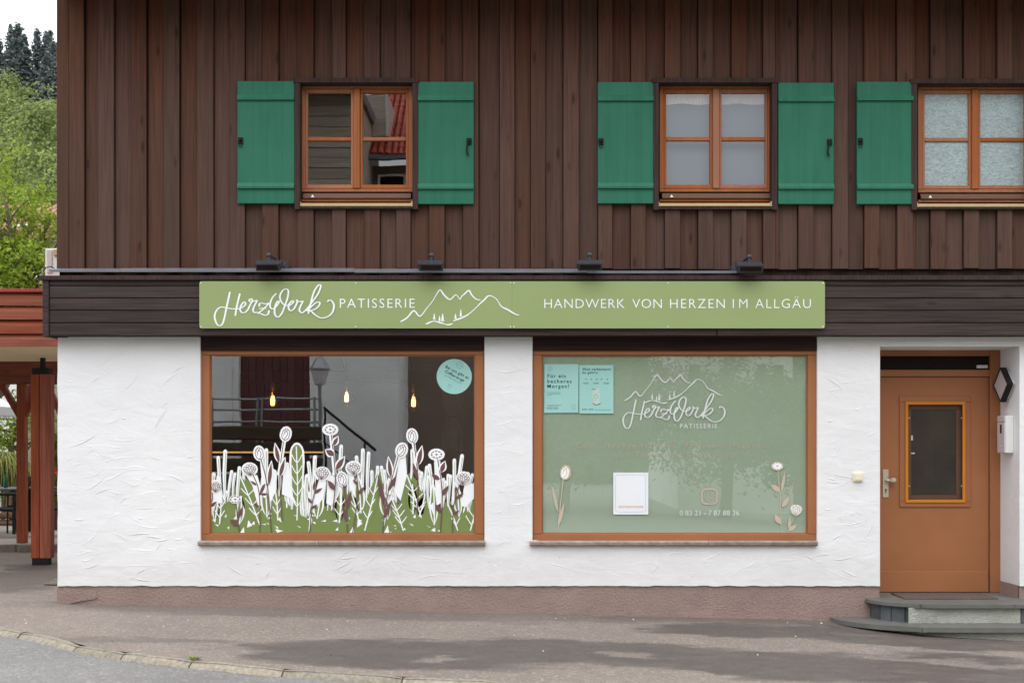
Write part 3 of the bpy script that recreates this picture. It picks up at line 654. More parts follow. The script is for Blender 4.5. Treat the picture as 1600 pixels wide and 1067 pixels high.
# sheathing behind the boards, with the window openings, and the side wall
uh = [(wx(a+9), wx(b-9), wz(d_-8), wz(c+9)) for a, b, c, d_ in WIN]
X0, X1 = wx(93), XR; UGX = sorted([X0, X1]+[h[0] for h in uh]+[h[1] for h in uh]); UGZ = sorted([ZF, 8.1]+[uh[0][2], uh[0][3]])
m = MB()
for i in range(len(UGX)-1):
    for j in range(len(UGZ)-1):
        if i % 2 == 1 and j == 1: continue
        m.add([(UGX[i],0.03,UGZ[j]),(UGX[i+1],0.03,UGZ[j]),(UGX[i+1],0.03,UGZ[j+1]),(UGX[i],0.03,UGZ[j+1])], [(0,1,2,3)])
for h in uh:
    a, b, c, d_ = h
    for (p, q_) in (((a,c),(a,d_)), ((b,c),(b,d_)), ((a,c),(b,c)), ((a,d_),(b,d_))): m.add([(p[0],0.03,p[1]),(q_[0],0.03,q_[1]),(q_[0],0.3,q_[1]),(p[0],0.3,p[1])], [(0,1,2,3)])
m.add([(X0,0.0,ZF),(X0,9.5,ZF),(X0,9.5,8.1),(X0,0.0,8.1)], [(0,1,2,3)]); m.add([(X1,0.0,ZF),(X1,9.5,ZF),(X1,9.5,8.1),(X1,0.0,8.1)], [(0,1,2,3)])
m.add([(X0,9.5,ZF),(X1,9.5,ZF),(X1,9.5,8.1),(X0,9.5,8.1)], [(0,1,2,3)])
m.build('upper_wall', M['trim'], house, recalc=False)
# --- roof with a deep eave over the facade
ez = 8.0
roof = MB(); roof.xprism([(-1.2, ez+0.02), (-1.2, ez+0.2), (5.0, ez+2.9), (10.8, ez+0.2), (10.8, ez+0.02), (5.0, ez+2.6)], -5.4, 8.5)
roof = roof.build('roof', M['oldtile'], house)
x = -5.3
while x < 8.3: one('soffit_board', M['clad'], roof, 'box', x, min(8.4, x+0.195), -1.12, -0.02, ez-0.02, ez); x += 0.2
one('fascia_board', M['clad'], roof, 'box', -5.35, 8.45, -1.16, -1.13, ez-0.03, ez+0.17)
m = MB()
m.add([(-5.4,9.5,ez),(8.5,9.5,ez),(8.5,10.8,ez),(-5.4,10.8,ez)], [(0,1,2,3)]); m.build('rear_soffit', M['clad'], roof)

# --- unseen shallow timber overhang above the picture, placed to shade the top boards
bz = 5.775; bl, brx = wx(100), XR+0.3
bal = MB(); bal.cbox(bl, brx, -0.72, -0.66, bz-0.06, bz+0.2, 0.005); bal = bal.build('shade_balcony', M['clad'], house)
for k in range(6): one('shade_plank', M['clad'], bal, 'box', bl, brx, -0.655+k*0.108, -0.655+k*0.108+0.104, bz, bz+0.035)
x = bl
while x < brx-0.1: one('shade_balcony_slat', M['clad'], bal, 'cbox', x, x+0.12, -0.745, -0.722, bz+0.02, bz+1.05, 0.004); x += 0.135
one('shade_balcony_rail', M['trim'], bal, 'cbox', bl, brx, -0.77, -0.65, bz+1.06, bz+1.11, 0.006)
# --- dark horizontal fascia band over the shop
FY = -0.16
fx0, fx1 = wx(67, FY), XR+0.1
rows = [437, 447, 466, 485, 505, 525]
rows = [(438, 446.5), (447, 466), (466.5, 485), (485.5, 504.5), (505, 525)]
for (a, b) in rows:
    segs = [(wx(77, FY), wx(1120, FY)), (wx(1121, FY), fx1)] if a != 466.5 else [(wx(77, FY), wx(800, FY)), (wx(801, FY), fx1)]
    for (s0, s1) in segs: one('fascia_plank', M['fascia'], house, 'cbox', s0, s1, FY, FY+0.025, wz(b, FY)+0.003, wz(a, FY), 0.006)
one('fascia_post', M['fascia'], house, 'cbox', fx0, wx(77, FY)-0.002, FY-0.012, FY+0.12, wz(526, FY), wz(433, FY), 0.004)
one('fascia_cap', M['trim'], house, 'cbox', fx0-0.012, fx1, FY-0.03, 0.02, wz(437.5, FY-0.03), wz(430.5, FY-0.03), 0.004)
m = MB(); m.box(fx0+0.01, fx1, FY+0.03, 0.03, wz(524, FY), wz(438, FY)); m.box(fx0+0.004, XL+0.1, FY+0.13, 0.6, wz(525, FY), wz(434, FY)); m.build('fascia_core', M['lintel'], house)
def flash(px0, px1, q0, q1):
    y = -0.13; x0, x1, z0, z1 = rc(px0, px1, q0, q1, y)
    m = MB(); m.xprism([(y, z0), (y, z1-0.004), (y+0.004, z1), (-0.045, z1+0.02), (-0.045, z1+0.015), (y+0.006, z1-0.006), (y+0.006, z0)], x0, x1); m.build('flashing', M['alu'], house)
flash(77, 188.6, 420.5, 425); flash(189, 553.6, 420, 425); flash(554, 917.6, 421, 426); flash(918, 1151, 424, 427)
# dark lintels above the shop windows
for (a, b) in ((313.5, 756.5), (832.5, 1276.5)): one('lintel', M['lintel'], house, 'cbox', wx(a), wx(b), 0.01, 0.1, wz(547.5), ZF+0.18, 0.003)

# --- shop windows
def shop_window(p0, p1, mat):
    y = 0.035; x0, x1, z0, z1 = rc(p0, p1, 547.5, 845, y)
    w = MB(); fw = 14/S; fh = 9/S
    w.cbox(x0, x1, y, y+0.07, z1-7/S, z1, 0.004); w.cbox(x0, x1, y, y+0.07, z0, z0+11/S, 0.004)
    for (a, b) in ((x0, x0+14/S), (x1-14/S, x1)): w.cbox(a, b, y-0.002, y+0.068, z0+11/S+0.001, z1-7/S-0.001, 0.004)
    win = w.build('shop_window', mat, house)
    for (a, b, c, d_) in ((x0+14/S, x1-14/S, z1-7/S-0.011, z1-7/S), (x0+14/S, x1-14/S, z0+11/S, z0+11/S+0.011)): one('glazing_bead', mat, win, 'box', a, b, y+0.018, y+0.05, c, d_)
    for (a, b) in ((x0+14/S, x0+14/S+0.011), (x1-14/S-0.011, x1-14/S)): one('glazing_bead', mat, win, 'box', a, b, y+0.018, y+0.05, z0+11/S+0.012, z1-7/S-0.012)
    pane = MB(); pane.flat([(x0+14/S, z0+11/S), (x1-14/S, z0+11/S), (x1-14/S, z1-7/S), (x0+14/S, z1-7/S)], y+0.03)
    pane.build('pane', M['leftglass' if p0 < 500 else 'glass'], win)
    sy = -0.055; xa, xb, za, zb_ = rc(p0-5, p1+2, 845, 853, sy); mid = xa+(xb-xa)*(0.42 if p0 < 500 else 0.62)
    for (a, b) in ((xa, mid-0.002), (mid+0.002, xb)):
        m = MB(); n = int((b-a)/0.04); v = []
        for i in range(n+1):
            X = a+(b-a)*i/n; jj = noise.noise(Vector((X*16, 1, 0)))*0.007; kk = noise.noise(Vector((X*30, 7, 0)))*0.006
            v += [(X, 0.06, zb_-0.002), (X, sy+0.012+kk*0.4, zb_), (X, sy+jj, zb_-0.012+kk*0.5), (X, sy+0.006+kk, za+0.012+jj*0.4), (X, sy+0.02-jj, za+kk*0.6), (X, 0.06, za+0.004)]
        m.add(v, [(i*6+k, (i+1)*6+k, (i+1)*6+k+1, i*6+k+1) for i in range(n) for k in range(5)]+[list(range(6)), list(range(n*6, n*6+6))]); m.build('sill_stone', M['sillstone'], win)
    return win
shop_window(313.8, 756.2, M['paintbrown']); shop_window(832.8, 1276.2, M['paintbrown'])

# --- upper windows
def upper_window(p0, p1, q0, q1, kind):
    yt = UY-0.075; x0, x1, z0, z1 = rc(p0, p1, q0, q1, yt); t = 8.5/S
    y = 0.03; a0, a1, b0, b1 = rc(p0+9.5, p1-8, q0+9, q0+178, y); fw = 0.042; fr = M['frame']; w = MB()
    w.cbox(a0, a1, y, y+0.08, b1-fw*1.1, b1, 0.004); w.cbox(a0, a1, y, y+0.08, b0, b0+0.03, 0.004)
    for (a, b) in ((a0, a0+fw), (a1-fw, a1)): w.cbox(a, b, y+0.001, y+0.08, b0+0.031, b1-fw*1.1-0.001, 0.004)
    win = w.build('window', fr, house)
    one('trim_board', M['trim'], win, 'cbox', x0-0.01, x1+0.01, yt, 0.05, z1-0.045, z1, 0.003)
    for (a, b) in ((x0, x0+t), (x1-t, x1)): one('trim_board', M['trim'], win, 'cbox', a, b, yt+0.004, 0.05, z0, z1-0.046, 0.003)
    one('trim_board', M['trim'], win, 'cbox', x0+t+0.001, x1-t-0.001, yt+0.012, 0.05, z0+0.008, z0+0.032, 0.003)
    mid = (a0+a1)/2
    one('mullion', fr, win, 'cbox', mid-0.032, mid+0.032, y-0.012, y+0.06, b0+0.031, b1-fw*1.1-0.001, 0.006)
    for (c0, c1) in ((a0+fw+0.002, mid-0.033), (mid+0.033, a1-fw-0.002)):
        zc0, zc1 = b0+0.034, b1-fw*1.1-0.003; cs = 0.036; yc = y+0.008
        cm = MB(); cm.cbox(c0, c1, yc, yc+0.05, zc0, zc0+cs, 0.004); cm.cbox(c0, c1, yc, yc+0.05, zc1-cs, zc1, 0.004)
        cm.cbox(c0, c0+cs*0.62, yc+0.001, yc+0.05, zc0+cs, zc1-cs, 0.003); cm.cbox(c1-cs*0.62, c1, yc+0.001, yc+0.05, zc0+cs, zc1-cs, 0.003)
        cm.build('casement', fr, win)
        g0, g1 = c0+cs*0.62, c1-cs*0.62; zm = zc0+cs+(zc1-zc0-2*cs)*0.5
        one('glazing_bar', fr, win, 'cbox', g0, g1, yc+0.004, yc+0.04, zm-0.018, zm+0.018, 0.004)
        for (zz0, zz1) in ((zc0+cs, zm-0.018), (zm+0.018, zc1-cs)):
            if kind == 'frost': pm = MB(); pm.box(g0, g1, yc+0.022, yc+0.026, zz0, zz1); pm.build('pane', M['frost'], win)
            else: pm = MB(); pm.flat([(g0, zz0), (g1, zz0), (g1, zz1), (g0, zz1)], yc+0.024); pm.build('pane', M['upglass' if kind == 'clear' else 'blindglass'], win)
    # drip rail, lower wood rail and metal sill
    r0, r1, s0, s1 = rc(p0+13.5, p1-11, q0+180, q0+189, y-0.02)
    m = MB(); m.xprism([(y, s0), (y-0.035, s0+0.004), (y-0.035, s0+0.012), (y-0.012, s1), (y, s1)], r0, r1); m.build('drip_rail', M['bronze'], win)
    tx, tz = wx(p0+28.5, y-0.036), s0+0.017
    m = MB(); m.flat([(tx-0.016, tz-0.004), (tx+0.016, tz-0.004), (tx, tz+0.022)], y-0.0375); m.build('drip_mark', M['white'], win)
    one('lower_rail', fr, win, 'cbox', a0, a1, y-0.012, y+0.05, wz(q0+193.5, y), wz(q0+189.6, y), 0.003)
    m = MB(); c0, c1, d0, d1 = rc(p0+7.5, p1-9, q0+195.5, q0+200, -0.07); m.xprism([(-0.07, d0), (-0.07, d1), (0.02, d1+0.018), (0.02, d1+0.012), (-0.062, d1-0.005), (-0.062, d0)], c0, c1)
    m.box(c0-0.004, c0+0.01, -0.074, 0.0, d0-0.004, d1+0.016); m.box(c1-0.01, c1+0.004, -0.074, 0.0, d0-0.004, d1+0.016); m.build('metal_sill', M['cream'], win)
    if kind == 'blind':
        for (c0, c1) in ((a0, mid-0.001), (mid+0.001, a1)): 
            one('roller_blind', M['blind'], win, 'box', c0, c1, 0.125, 0.128, b0, b1)
            m = MB(); n = 44; v = []
            for i in range(n+1): X = c0+(c1-c0)*i/n; v += [(X, 0.116+0.006*(i % 2), b1-0.17-0.006*math.sin(i*0.25)), (X, 0.116+0.006*(i % 2), b1)]
            m.add(v, [(2*i, 2*i+2, 2*i+3, 2*i+1) for i in range(n)]); m.build('pleated_strip', M['fabric'], win)  # pleated strip across the top of the blind
    if kind == 'frost': one('backing', M['blind'], win, 'box', a0, a1, 0.2, 0.21, b0, b1)
    return win
upper_window(*WIN[0], 'clear'); upper_window(*WIN[1], 'blind'); upper_window(*WIN[2], 'frost')
m = MB(); m.box(-4.2, 0.2, 0.31, 4.0, 3.0, 5.9); m.f = [f for f in m.f if True]; m.f = m.f[:2]+m.f[3:]; m.sm = m.sm[:5]; m.mi = m.mi[:5]; m.build('upper_room', M['dark'], house, recalc=False)

# --- shutters
def shutter(p0, p1, q0, q1, latch):
    y1 = UY-0.032; y0 = y1-0.03; x0, x1, z0, z1 = rc(p0, p1, q0, q1, y0)
    m = MB(); m.cbox(x0, x1, y0, y1, z0, z1, 0.003); tl = random.uniform(-0.003, 0.003)
    sh = m.build('shutter', M['green'], house)
    for (a, b) in ((q0+21, q0+30.5), (q1-32, q1-22.5)):
        zb, zt = wz(b, y0), wz(a, y0); m = MB()
        m.xprism([(y0-0.0005, zb), (y0-0.020, zb+0.003), (y0-0.020, zb+0.022), (y0-0.004, zt), (y0-0.0005, zt)], x0+0.001, x1-0.001); m.build('batten', M['green'], sh)
    for q in (q0+26, q1-27):
        for k in range(4): m = MB(); m.lathe([(0.002, -0.0225), (0.005, -0.020)], (x0+(x1-x0)*(0.1+0.27*k), y0, wz(q+2.2, y0)), 6, 'y'); m.build('screw', M['green'], sh)
    lx = wx(p0+5 if latch < 0 else p1-7, y0); lz = wz(q0+94, y0)
    m = MB(); m.cbox(lx-0.024, lx+0.024, y0-0.012, y0, lz-0.028, lz+0.035, 0.004); m.lathe([(0.002, -0.03), (0.014, -0.028), (0.016, -0.012)], (lx, y0, lz+0.008), 10, 'y')
    if latch < 0:
        m.tube([(lx-0.016, y0-0.014, lz-0.03)]+[(lx+0.017*math.cos(a), y0-0.014, lz-0.034+0.022*math.sin(a)) for a in (3.6, 4.2, 4.7, 5.2, 5.8)]+[(lx+0.016, y0-0.014, lz-0.03)], 0.0035, 6)
    else:
        m.tube([(lx, y0-0.02, lz+0.01), (lx-0.015, y0-0.022, lz-0.03), (lx-0.022, y0-0.022, lz-0.09), (lx-0.012, y0-0.022, lz-0.13)], [0.01, 0.009, 0.008, 0.011], 7)
    m.build('latch', M['iron'], sh)
    return sh
for a in ((371, 460, 127, 318, -1), (653, 740, 128, 319, 1), (934, 1021, 128.5, 318, -1), (1216, 1303, 129.5, 319, 1), (1339, 1427, 128, 319, -1), (1620, 1708, 128, 319, 1)): shutter(*a)

# --- door in its recess
fy = DY; br = M['paintbrown']
x0, x1 = holes[2][0], holes[2][1]; zd0 = wz(925.5, fy); zd1 = wz(549, fy)
m = MB(); xr1 = wx(1563, fy); xl0 = x0-0.02
ly = fy+0.03; lx0, lx1 = xl0, wx(1546.5, fy)
lf = MB(); g0, g1, h0, h1 = rc(1414, 1507, 628, 785, ly)
lf.box(lx0, g0, ly, ly+0.05, zd0, wz(589, ly)); lf.box(g1, lx1, ly, ly+0.05, zd0, wz(589, ly))
lf.box(g0, g1, ly, ly+0.05, zd0, h0); lf.box(g0, g1, ly, ly+0.05, h1, wz(589, ly))
door = lf.build('door', br, house)
one('frame_post', br, door, 'cbox', wx(1547.5, fy), x1+0.02, fy, fy+0.1, zd0, holes[2][3]+0.02, 0.004)
one('frame_head', br, door, 'cbox', xl0, wx(1547, fy), fy+0.001, fy+0.1, wz(556, fy), holes[2][3]+0.02, 0.004)
one('frame_transom', br, door, 'cbox', xl0, wx(1547, fy), fy+0.002, fy+0.1, wz(588, fy), wz(577.5, fy), 0.004)
tp = one('transom_panel', M['darkpanel'], door, 'box', xl0, wx(1547, fy), fy+0.035, fy+0.06, wz(577.6, fy), wz(556, fy))
one('name_plate', M['mailwhite'], door, 'cbox', wx(1528, fy), wx(1545, fy), fy+0.025, fy+0.035, wz(575, fy), wz(570, fy), 0.002)
one('kick_plate', br, door, 'cbox', lx0, lx1-0.004, ly-0.012, ly-0.001, zd0+0.004, wz(892, ly), 0.003)
def ringframe(name, mat, parent, P, w, ya, yb, c=0.003):
    a, b, c0, d0 = P; m = MB()
    m.cbox(a, b, ya, yb, d0-w, d0, c); m.cbox(a, b, ya, yb, c0, c0+w, c); m.cbox(a, a+w, ya, yb, c0+w+0.0005, d0-w-0.0005, c); m.cbox(b-w, b, ya, yb, c0+w+0.0005, d0-w-0.0005, c)
    return m.build(name, mat, parent)
ringframe('panel_moulding', br, door, rc(1405, 1516, 619, 792, ly), 0.055, ly-0.012, ly-0.001)
ringframe('glazing_trim', M['orange'], door, rc(1413.5, 1507.5, 627.5, 785, ly), 0.03, ly-0.022, ly-0.0125)
ringframe('inner_sash', M['bronze'], door, (g0+0.002, g1-0.002, h0+0.002, h1-0.002), 0.07, ly+0.028, ly+0.045)
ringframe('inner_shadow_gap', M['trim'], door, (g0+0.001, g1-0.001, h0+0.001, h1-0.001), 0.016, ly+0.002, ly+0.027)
one('door_glass', M['wired'], door, 'box', g0+0.06, g1-0.06, ly+0.038, ly+0.048, h0+0.06, h1-0.06)
hx0, hx1, hz0, hz1 = rc(1379, 1388, 733, 777, ly)
m = MB(); m.cbox(hx0, hx1, ly-0.012, ly, hz0, hz1, 0.004); hp = m.build('handle_plate', M['nickel'], door)
kz = wz(750, ly); m = MB(); m.tube([((hx0+hx1)/2, ly, kz), ((hx0+hx1)/2, ly-0.04, kz)], 0.011, 10); m.tube([((hx0+hx1)/2, ly-0.04, kz), (hx1+0.012, ly-0.048, kz)], 0.012, 10)
m.cbox(hx1+0.004, hx1+0.058, ly-0.075, ly-0.03, kz-0.024, kz+0.024, 0.012); m.build('door_knob', M['nickel'], door)
m = MB(); m.lathe([(0.009, -0.0145), (0.009, -0.012)], ((hx0+hx1)/2, ly, wz(765, ly)), 10, 'y'); m.box((hx0+hx1)/2-0.004, (hx0+hx1)/2+0.004, ly-0.0142, ly-0.012, wz(770, ly), wz(765, ly)); m.build('keyhole', M['iron'], door)
for (qx, qy) in ((1419.5, 653), (1501, 653), (1419.5, 759), (1501, 759)):
    m = MB(); m.lathe([(0.006, -0.03), (0.008, -0.022)], (wx(qx, ly), ly, wz(qy, ly)), 8, 'y'); m.build('screw', M['nickel'], door)
m = MB(); a, b, c, d_ = rc(1424.5, 1428, 680, 688, ly); m.cbox(a, b, ly+0.03, ly+0.037, c, d_, 0.002); a, b, c, d_ = rc(1421, 1431, 707, 709, ly); m.box(a, b, ly+0.03, ly+0.037, c, d_); m.build('inner_latch', M['mailgrey'], door)

# --- shop interior shell
m = MB(); ix0, ix1, iy0, iy1, iz0, iz1 = XL+0.3, wx(1340), WT, 6.2, 0.07, 2.62
m.add([(ix0,iy0,iz0),(ix1,iy0,iz0),(ix1,iy1,iz0),(ix0,iy1,iz0)], [(0,1,2,3)]); m.build('shop_floor', M['floorwood'], house)
m = MB(); m.add([(ix0,iy1,iz0),(ix1,iy1,iz0),(ix1,iy1,iz1),(ix0,iy1,iz1)], [(0,1,2,3)]); m.add([(ix0,iy0,iz0),(ix0,iy1,iz0),(ix0,iy1,iz1),(ix0,iy0,iz1)], [(0,1,2,3)]); m.add([(ix1,iy0,iz0),(ix1,iy1,iz0),(ix1,iy1,iz1),(ix1,iy0,iz1)], [(0,1,2,3)])
m.build('shop_inner_wall', M['shopwall'], house, recalc=False)
m = MB(); m.add([(XL+0.05,0.1,iz1),(x0,0.1,iz1),(x0,iy1,iz1),(XL+0.05,iy1,iz1)], [(0,1,2,3)]); m.build('shop_ceiling', M['shopwall'], house)
m = MB(); m.box(XL+0.02, wx(313)-0.02, WT-0.01, WT+0.03, 0, 2.62); m.box(wx(757)+0.02, wx(832)-0.02, WT-0.01, WT+0.03, 0, 2.62); m.box(XL+0.02, wx(1370), WT-0.01, WT+0.03, 0, wz(845)-0.02); m.build('inner_lining', M['shopwall'], house)

# ================================================================== ENTRANCE STEPS
steps = thing('entrance_steps', 'two grey stone entrance steps with rounded left end below the brown door', 'steps', (wx(1460), -0.3, -0.15))
def arc_outline(xl, p, rx, xr, yb=0.02):
    pts = [(xl, yb)]; xc = xl+rx
    for k in range(13):
        a = math.pi+math.pi/2*k/12; pts.append((xc+rx*math.cos(a), p*math.sin(a)))
    pts += [(xr, -p), (xr, yb)]; return pts
def split_poly(pts, xs_):                           # cut outline at x positions (front straight part only)
    out = []; left = pts
    xl = -99
    for xc in xs_+[99]:
        seg = [q for q in pts if xl < q[0] < xc]
        if xl > -99: seg = [(xl+0.002, pts[0][1]), (xl+0.002, min(q[1] for q in pts))] + [q for q in seg]
        if xc < 99: seg = seg + [(xc-0.002, min(q[1] for q in pts)), (xc-0.002, pts[0][1])]
        out.append(seg); xl = xc
    return out
SXR = 6.2; zt1 = wz(934.6); zt2 = wz(963.7)
up = arc_outline(wx(1352), 0.44, 0.62, SXR); lo = arc_outline(wx(1298), 0.66, 0.95, SXR)
for poly in split_poly(up, [wx(1435, -0.4), wx(1583, -0.4)]):
    m = MB(); m.prism(poly, zt1-0.032, zt1); m.build('tread', M['slate'], steps)
for poly in split_poly(lo, [wx(1438, -0.6), wx(1640, -0.6)]):
    m = MB(); m.prism(poly, zt2-0.042, zt2); m.build('tread', M['slate'], steps)
m = MB(); m.box(holes[2][0]+0.004, holes[2][1]-0.008, 0.021, DY+0.08, zt1-0.03, zt1-0.001); m.build('threshold', M['slate'], steps)
# risers
rzone = arc_outline(wx(1352)+0.05, 0.385, 0.57, SXR, 0.02)
m = MB(); m.prism([(x, y*0.9) for x, y in rzone], zt2+0.0, zt1-0.033); m.build('riser_core', M['darkslate'], steps)
curve = [q for q in rzone[1:14]]
for (i0, i1) in ((1, 3), (3, 5), (5, 7), (7, 9), (9, 12)):
    pts = curve[i0:i1+1]; m = MB(); c = (sum(p[0] for p in pts)/len(pts), sum(p[1] for p in pts)/len(pts))
    pts = [(c[0]+(p[0]-c[0])*0.93, c[1]+(p[1]-c[1])*0.93) for p in pts]
    inn = [(p[0]+0.05, p[1]*0.85+0.01) for p in pts]; m.prism(pts+inn[::-1], zt2+0.001, zt1-0.034); m.build('riser_stone', M['darkslate'], steps)
m = MB(); xa = wx(1419, -0.38); xb = wx(1594, -0.38); n = 60; v = []
for i in range(n+1):
    x = xa+(xb-xa)*i/n
    for k in range(7):
        z = zt2+0.001+(zt1-0.034-zt2)*k/6; v.append((x, -0.388+0.006*noise.noise(Vector((x*25, z*25, 4))), z))
m.add(v, [(i*7+k, (i+1)*7+k, (i+1)*7+k+1, i*7+k+1) for i in range(n) for k in range(6)], True); m.build('riser_panel', M['roughcast'], steps)
one('riser_stone', M['darkslate'], steps, 'cbox', wx(1595, -0.38), wx(1640, -0.38), -0.392, -0.3, zt2+0.001, zt1-0.034, 0.003)
m = MB(); lz = arc_outline(wx(1298)+0.22, 0.6, 0.9, SXR); m.prism(lz, -0.5, zt2-0.044); m.build('footing', M['roughcast'], steps)
mt = [(1398, 927.5), (1528, 927.5), (1560, 936), (1414, 936)]
def on_step(px, py, z):
    y = (CZ-z)*S*D/(py-HOR)-D; return (wx(px, y), y)
mp_ = [on_step(a, b, zt1) for a, b in mt]; mx0 = mp_[3][0]; mx1 = mp_[2][0]; my0 = mp_[3][1]; my1 = min(mp_[0][1], DY-0.03)
mat_o = MB(); mat_o.cbox(mx0, mx1, my0, my1, zt1+0.0005, zt1+0.012, 0.003); mat_o = tag(mat_o.build('doormat', M['mat'], None, ((mx0+mx1)/2, (my0+my1)/2, zt1)), 'flat grey-brown doormat lying before the brown door', 'doormat')

# ================================================================== SIGN
SY = FY-0.03
sx0, sx1, sz0, sz1 = rc(311.5, 1289, 439.5, 513, SY)
sign = thing('shop_sign', 'long sage green shop sign with white lettering and mountain drawing', 'sign', ((sx0+sx1)/2, SY, sz0))
r = 0.02; pl = []
for (cx, cz, a0) in ((sx1-r, sz1-r, 0), (sx0+r, sz1-r, 90), (sx0+r, sz0+r, 180), (sx1-r, sz0+r, 270)):
    for k in range(5): a = math.radians(a0+k*22.5); pl.append((cx+r*math.cos(a), cz+r*math.sin(a)))
mid = wx(800, SY)
for part in ('l', 'r'):
    P = [(min(x, mid-0.0006), z) if part == 'l' else (max(x, mid+0.0006), z) for x, z in pl]; Q = []
    for p in P:
        if not Q or (abs(p[0]-Q[-1][0])+abs(p[1]-Q[-1][1])) > 1e-6: Q.append(p)
    Q = [p for i, p in enumerate(Q) if i == 0 or p != Q[0]]
    m = MB(); m.plate(Q, SY, SY+0.012); m.build('sign_panel', M['signgreen'], sign)
LY = SY-0.0025
logo(sign, LY, M['white'], lambda p: p, lambda p: p, 1.0)
text_mesh(MB(), 'PATISSERIE', 531, 648, 481, 14.2, LY, bold=-0.006).build('lettering', M['white'], sign, recalc=False)
for (w, a, b) in (('HANDWERK', 850.5, 976), ('VON', 988, 1034), ('HERZEN', 1047, 1132.5), ('IM', 1145, 1168), ('ALLGÄU', 1180, 1267)): text_mesh(MB(), w, a, b, 481.5, 14.2, LY, bold=-0.009).build('lettering', M['white'], sign, recalc=False)
for px in (314, 556, 797.5, 803, 1044, 1286):
    for py in (442.5, 510.5):
        m = MB(); m.lathe([(0.004, -0.003), (0.007, -0.0015), (0.007, 0.0)], (wx(px, SY), SY, wz(py, SY)), 8, 'y'); m.build('screw', M['mailwhite'], sign)

# ================================================================== SPOTLIGHTS
def spot(px0, px1, pyt, base_px, label):
    y0 = -0.33; x0, x1 = wx(px0, y0), wx(px1, y0); zt = wz(pyt, y0); cx = (x0+x1)/2
    t = thing('spotlight', label, 'spotlight', (cx, -0.1, zt-0.13), 'spotlights above the shop sign')
    # wedge-shaped head, lamp face turned down to the sign
    m = MB(); m.xprism([(y0-0.015, zt-0.05), (y0-0.005, zt-0.045), (y0+0.075, zt), (y0+0.12, zt-0.012), (y0+0.125, zt-0.05), (y0+0.03, zt-0.108), (y0+0.018, zt-0.104)], x0, x1); m.build('housing', M['lampblack'], t)
    m = MB(); m.add([(x0+0.015, y0-0.010, zt-0.062), (x1-0.015, y0-0.010, zt-0.062), (x1-0.015, y0+0.0115, zt-0.1), (x0+0.015, y0+0.0115, zt-0.1)], [(0, 1, 2, 3)])
    m.v = [(a, b-0.003, c) for a, b, c in m.v]; m.build('lamp_glass', M['darkpanel'], t)
    m = MB(); m.xprism([(y0+0.0, zt-0.05), (y0+0.08, zt+0.004), (y0+0.10, zt+0.003), (y0+0.10, zt-0.05), (y0+0.03, zt-0.09)], x1, x1+0.012) if base_px > px1 else m.xprism([(y0+0.0, zt-0.05), (y0+0.08, zt+0.004), (y0+0.10, zt+0.003), (y0+0.10, zt-0.05), (y0+0.03, zt-0.09)], x0-0.012, x0)
    m.build('end_cap', M['lampblack'], t)
    m = MB(); m.cbox(cx-0.014, cx+0.014, y0+0.06, y0+0.09, zt-0.02, zt+0.035, 0.004); m.lathe([(0.02, -0.02), (0.024, -0.014), (0.024, 0.014), (0.02, 0.02)], (cx, y0+0.075, zt+0.045), 12, 'x'); m.build('bracket', M['lampblack'], t)
    bx = wx(base_px, -0.05); bz = zt-0.035
    m = MB(); m.tube([(cx, y0+0.078, zt+0.045), ((cx*2+bx)/3, -0.16, zt+0.03), (bx, -0.09, bz)], 0.012, 8); m.build('arm', M['lampblack'], t)
    m = MB(); m.lathe([(0.045, -0.05), (0.055, -0.04), (0.055, 0.0)], (bx, UY-0.028, bz), 20, 'y'); m.build('base_disc', M['lampblack'], t)
spot(399, 436.5, 404.5, 444, 'black spotlight leaning left of its round base, leftmost above the sign')
spot(654.5, 692, 404.5, 680, 'second black spotlight from the left, above the word PATISSERIE')
spot(903.5, 941, 404, 922, 'black spotlight above the word HANDWERK, base hidden behind it')
spot(1154, 1192.5, 407, 1150, 'rightmost black spotlight, past the end of the zinc strip')

# ================================================================== THINGS BY THE DOOR
JX = holes[2][1]
ML = thing('mailbox', 'white mailbox with grey front hung on the recess wall beside the door', 'mailbox', (JX-0.05, 0.21, wz(707, 0.12)))
z0, z1 = wz(707.5, 0.126), wz(649, 0.126); bx = 4.717
one('box', M['mailwhite'], ML, 'cbox', bx+0.012, JX-0.001, 0.126, 0.297, z0, z1, 0.004)
one('front_door', M['mailgrey'], ML, 'cbox', bx, bx+0.011, 0.13, 0.294, z0+0.004, z1-0.066, 0.003)
one('letter_flap', M['mailgrey'], ML, 'cbox', bx, bx+0.011, 0.13, 0.294, z1-0.06, z1-0.003, 0.003)
one('name_window', M['iron'], ML, 'cbox', bx-0.003, bx, 0.19, 0.225, z1-0.17, z1-0.085, 0.001)
m = MB(); m.lathe([(0.008, -0.006), (0.011, -0.002), (0.011, 0.001)], (bx, 0.21, z0+0.06), 12, 'x'); m.build('lock', M['nickel'], ML)
WL = thing('wall_lamp', 'black-framed diamond-shaped wall lamp on the recess wall above the mailbox', 'lamp', (JX-0.03, 0.22, wz(601, 0.2)))
lc = (0.235, wz(601, 0.22)); h = 0.168
def dia(k): return [(lc[0]+k*a, lc[1]+k*b) for a, b in ((-1, 0), (0, -1), (1, 0), (0, 1))]
m = MB(); m.xprism(dia(h*0.8), JX-0.028, JX-0.0005); m.build('back_plate', M['mailwhite'], WL)
m = MB()
for k in range(4):
    a, b = dia(h)[k], dia(h)[(k+1) % 4]; ai, bi = dia(h*0.9)[k], dia(h*0.9)[(k+1) % 4]
    m.xprism([a, b, bi, ai], JX-0.085, JX-0.028)
m.build('lamp_frame', M['iron'], WL)
m = MB(); m.xprism(dia(h*0.895), JX-0.08, JX-0.03); m.build('diffuser', M['mailgrey'], WL)
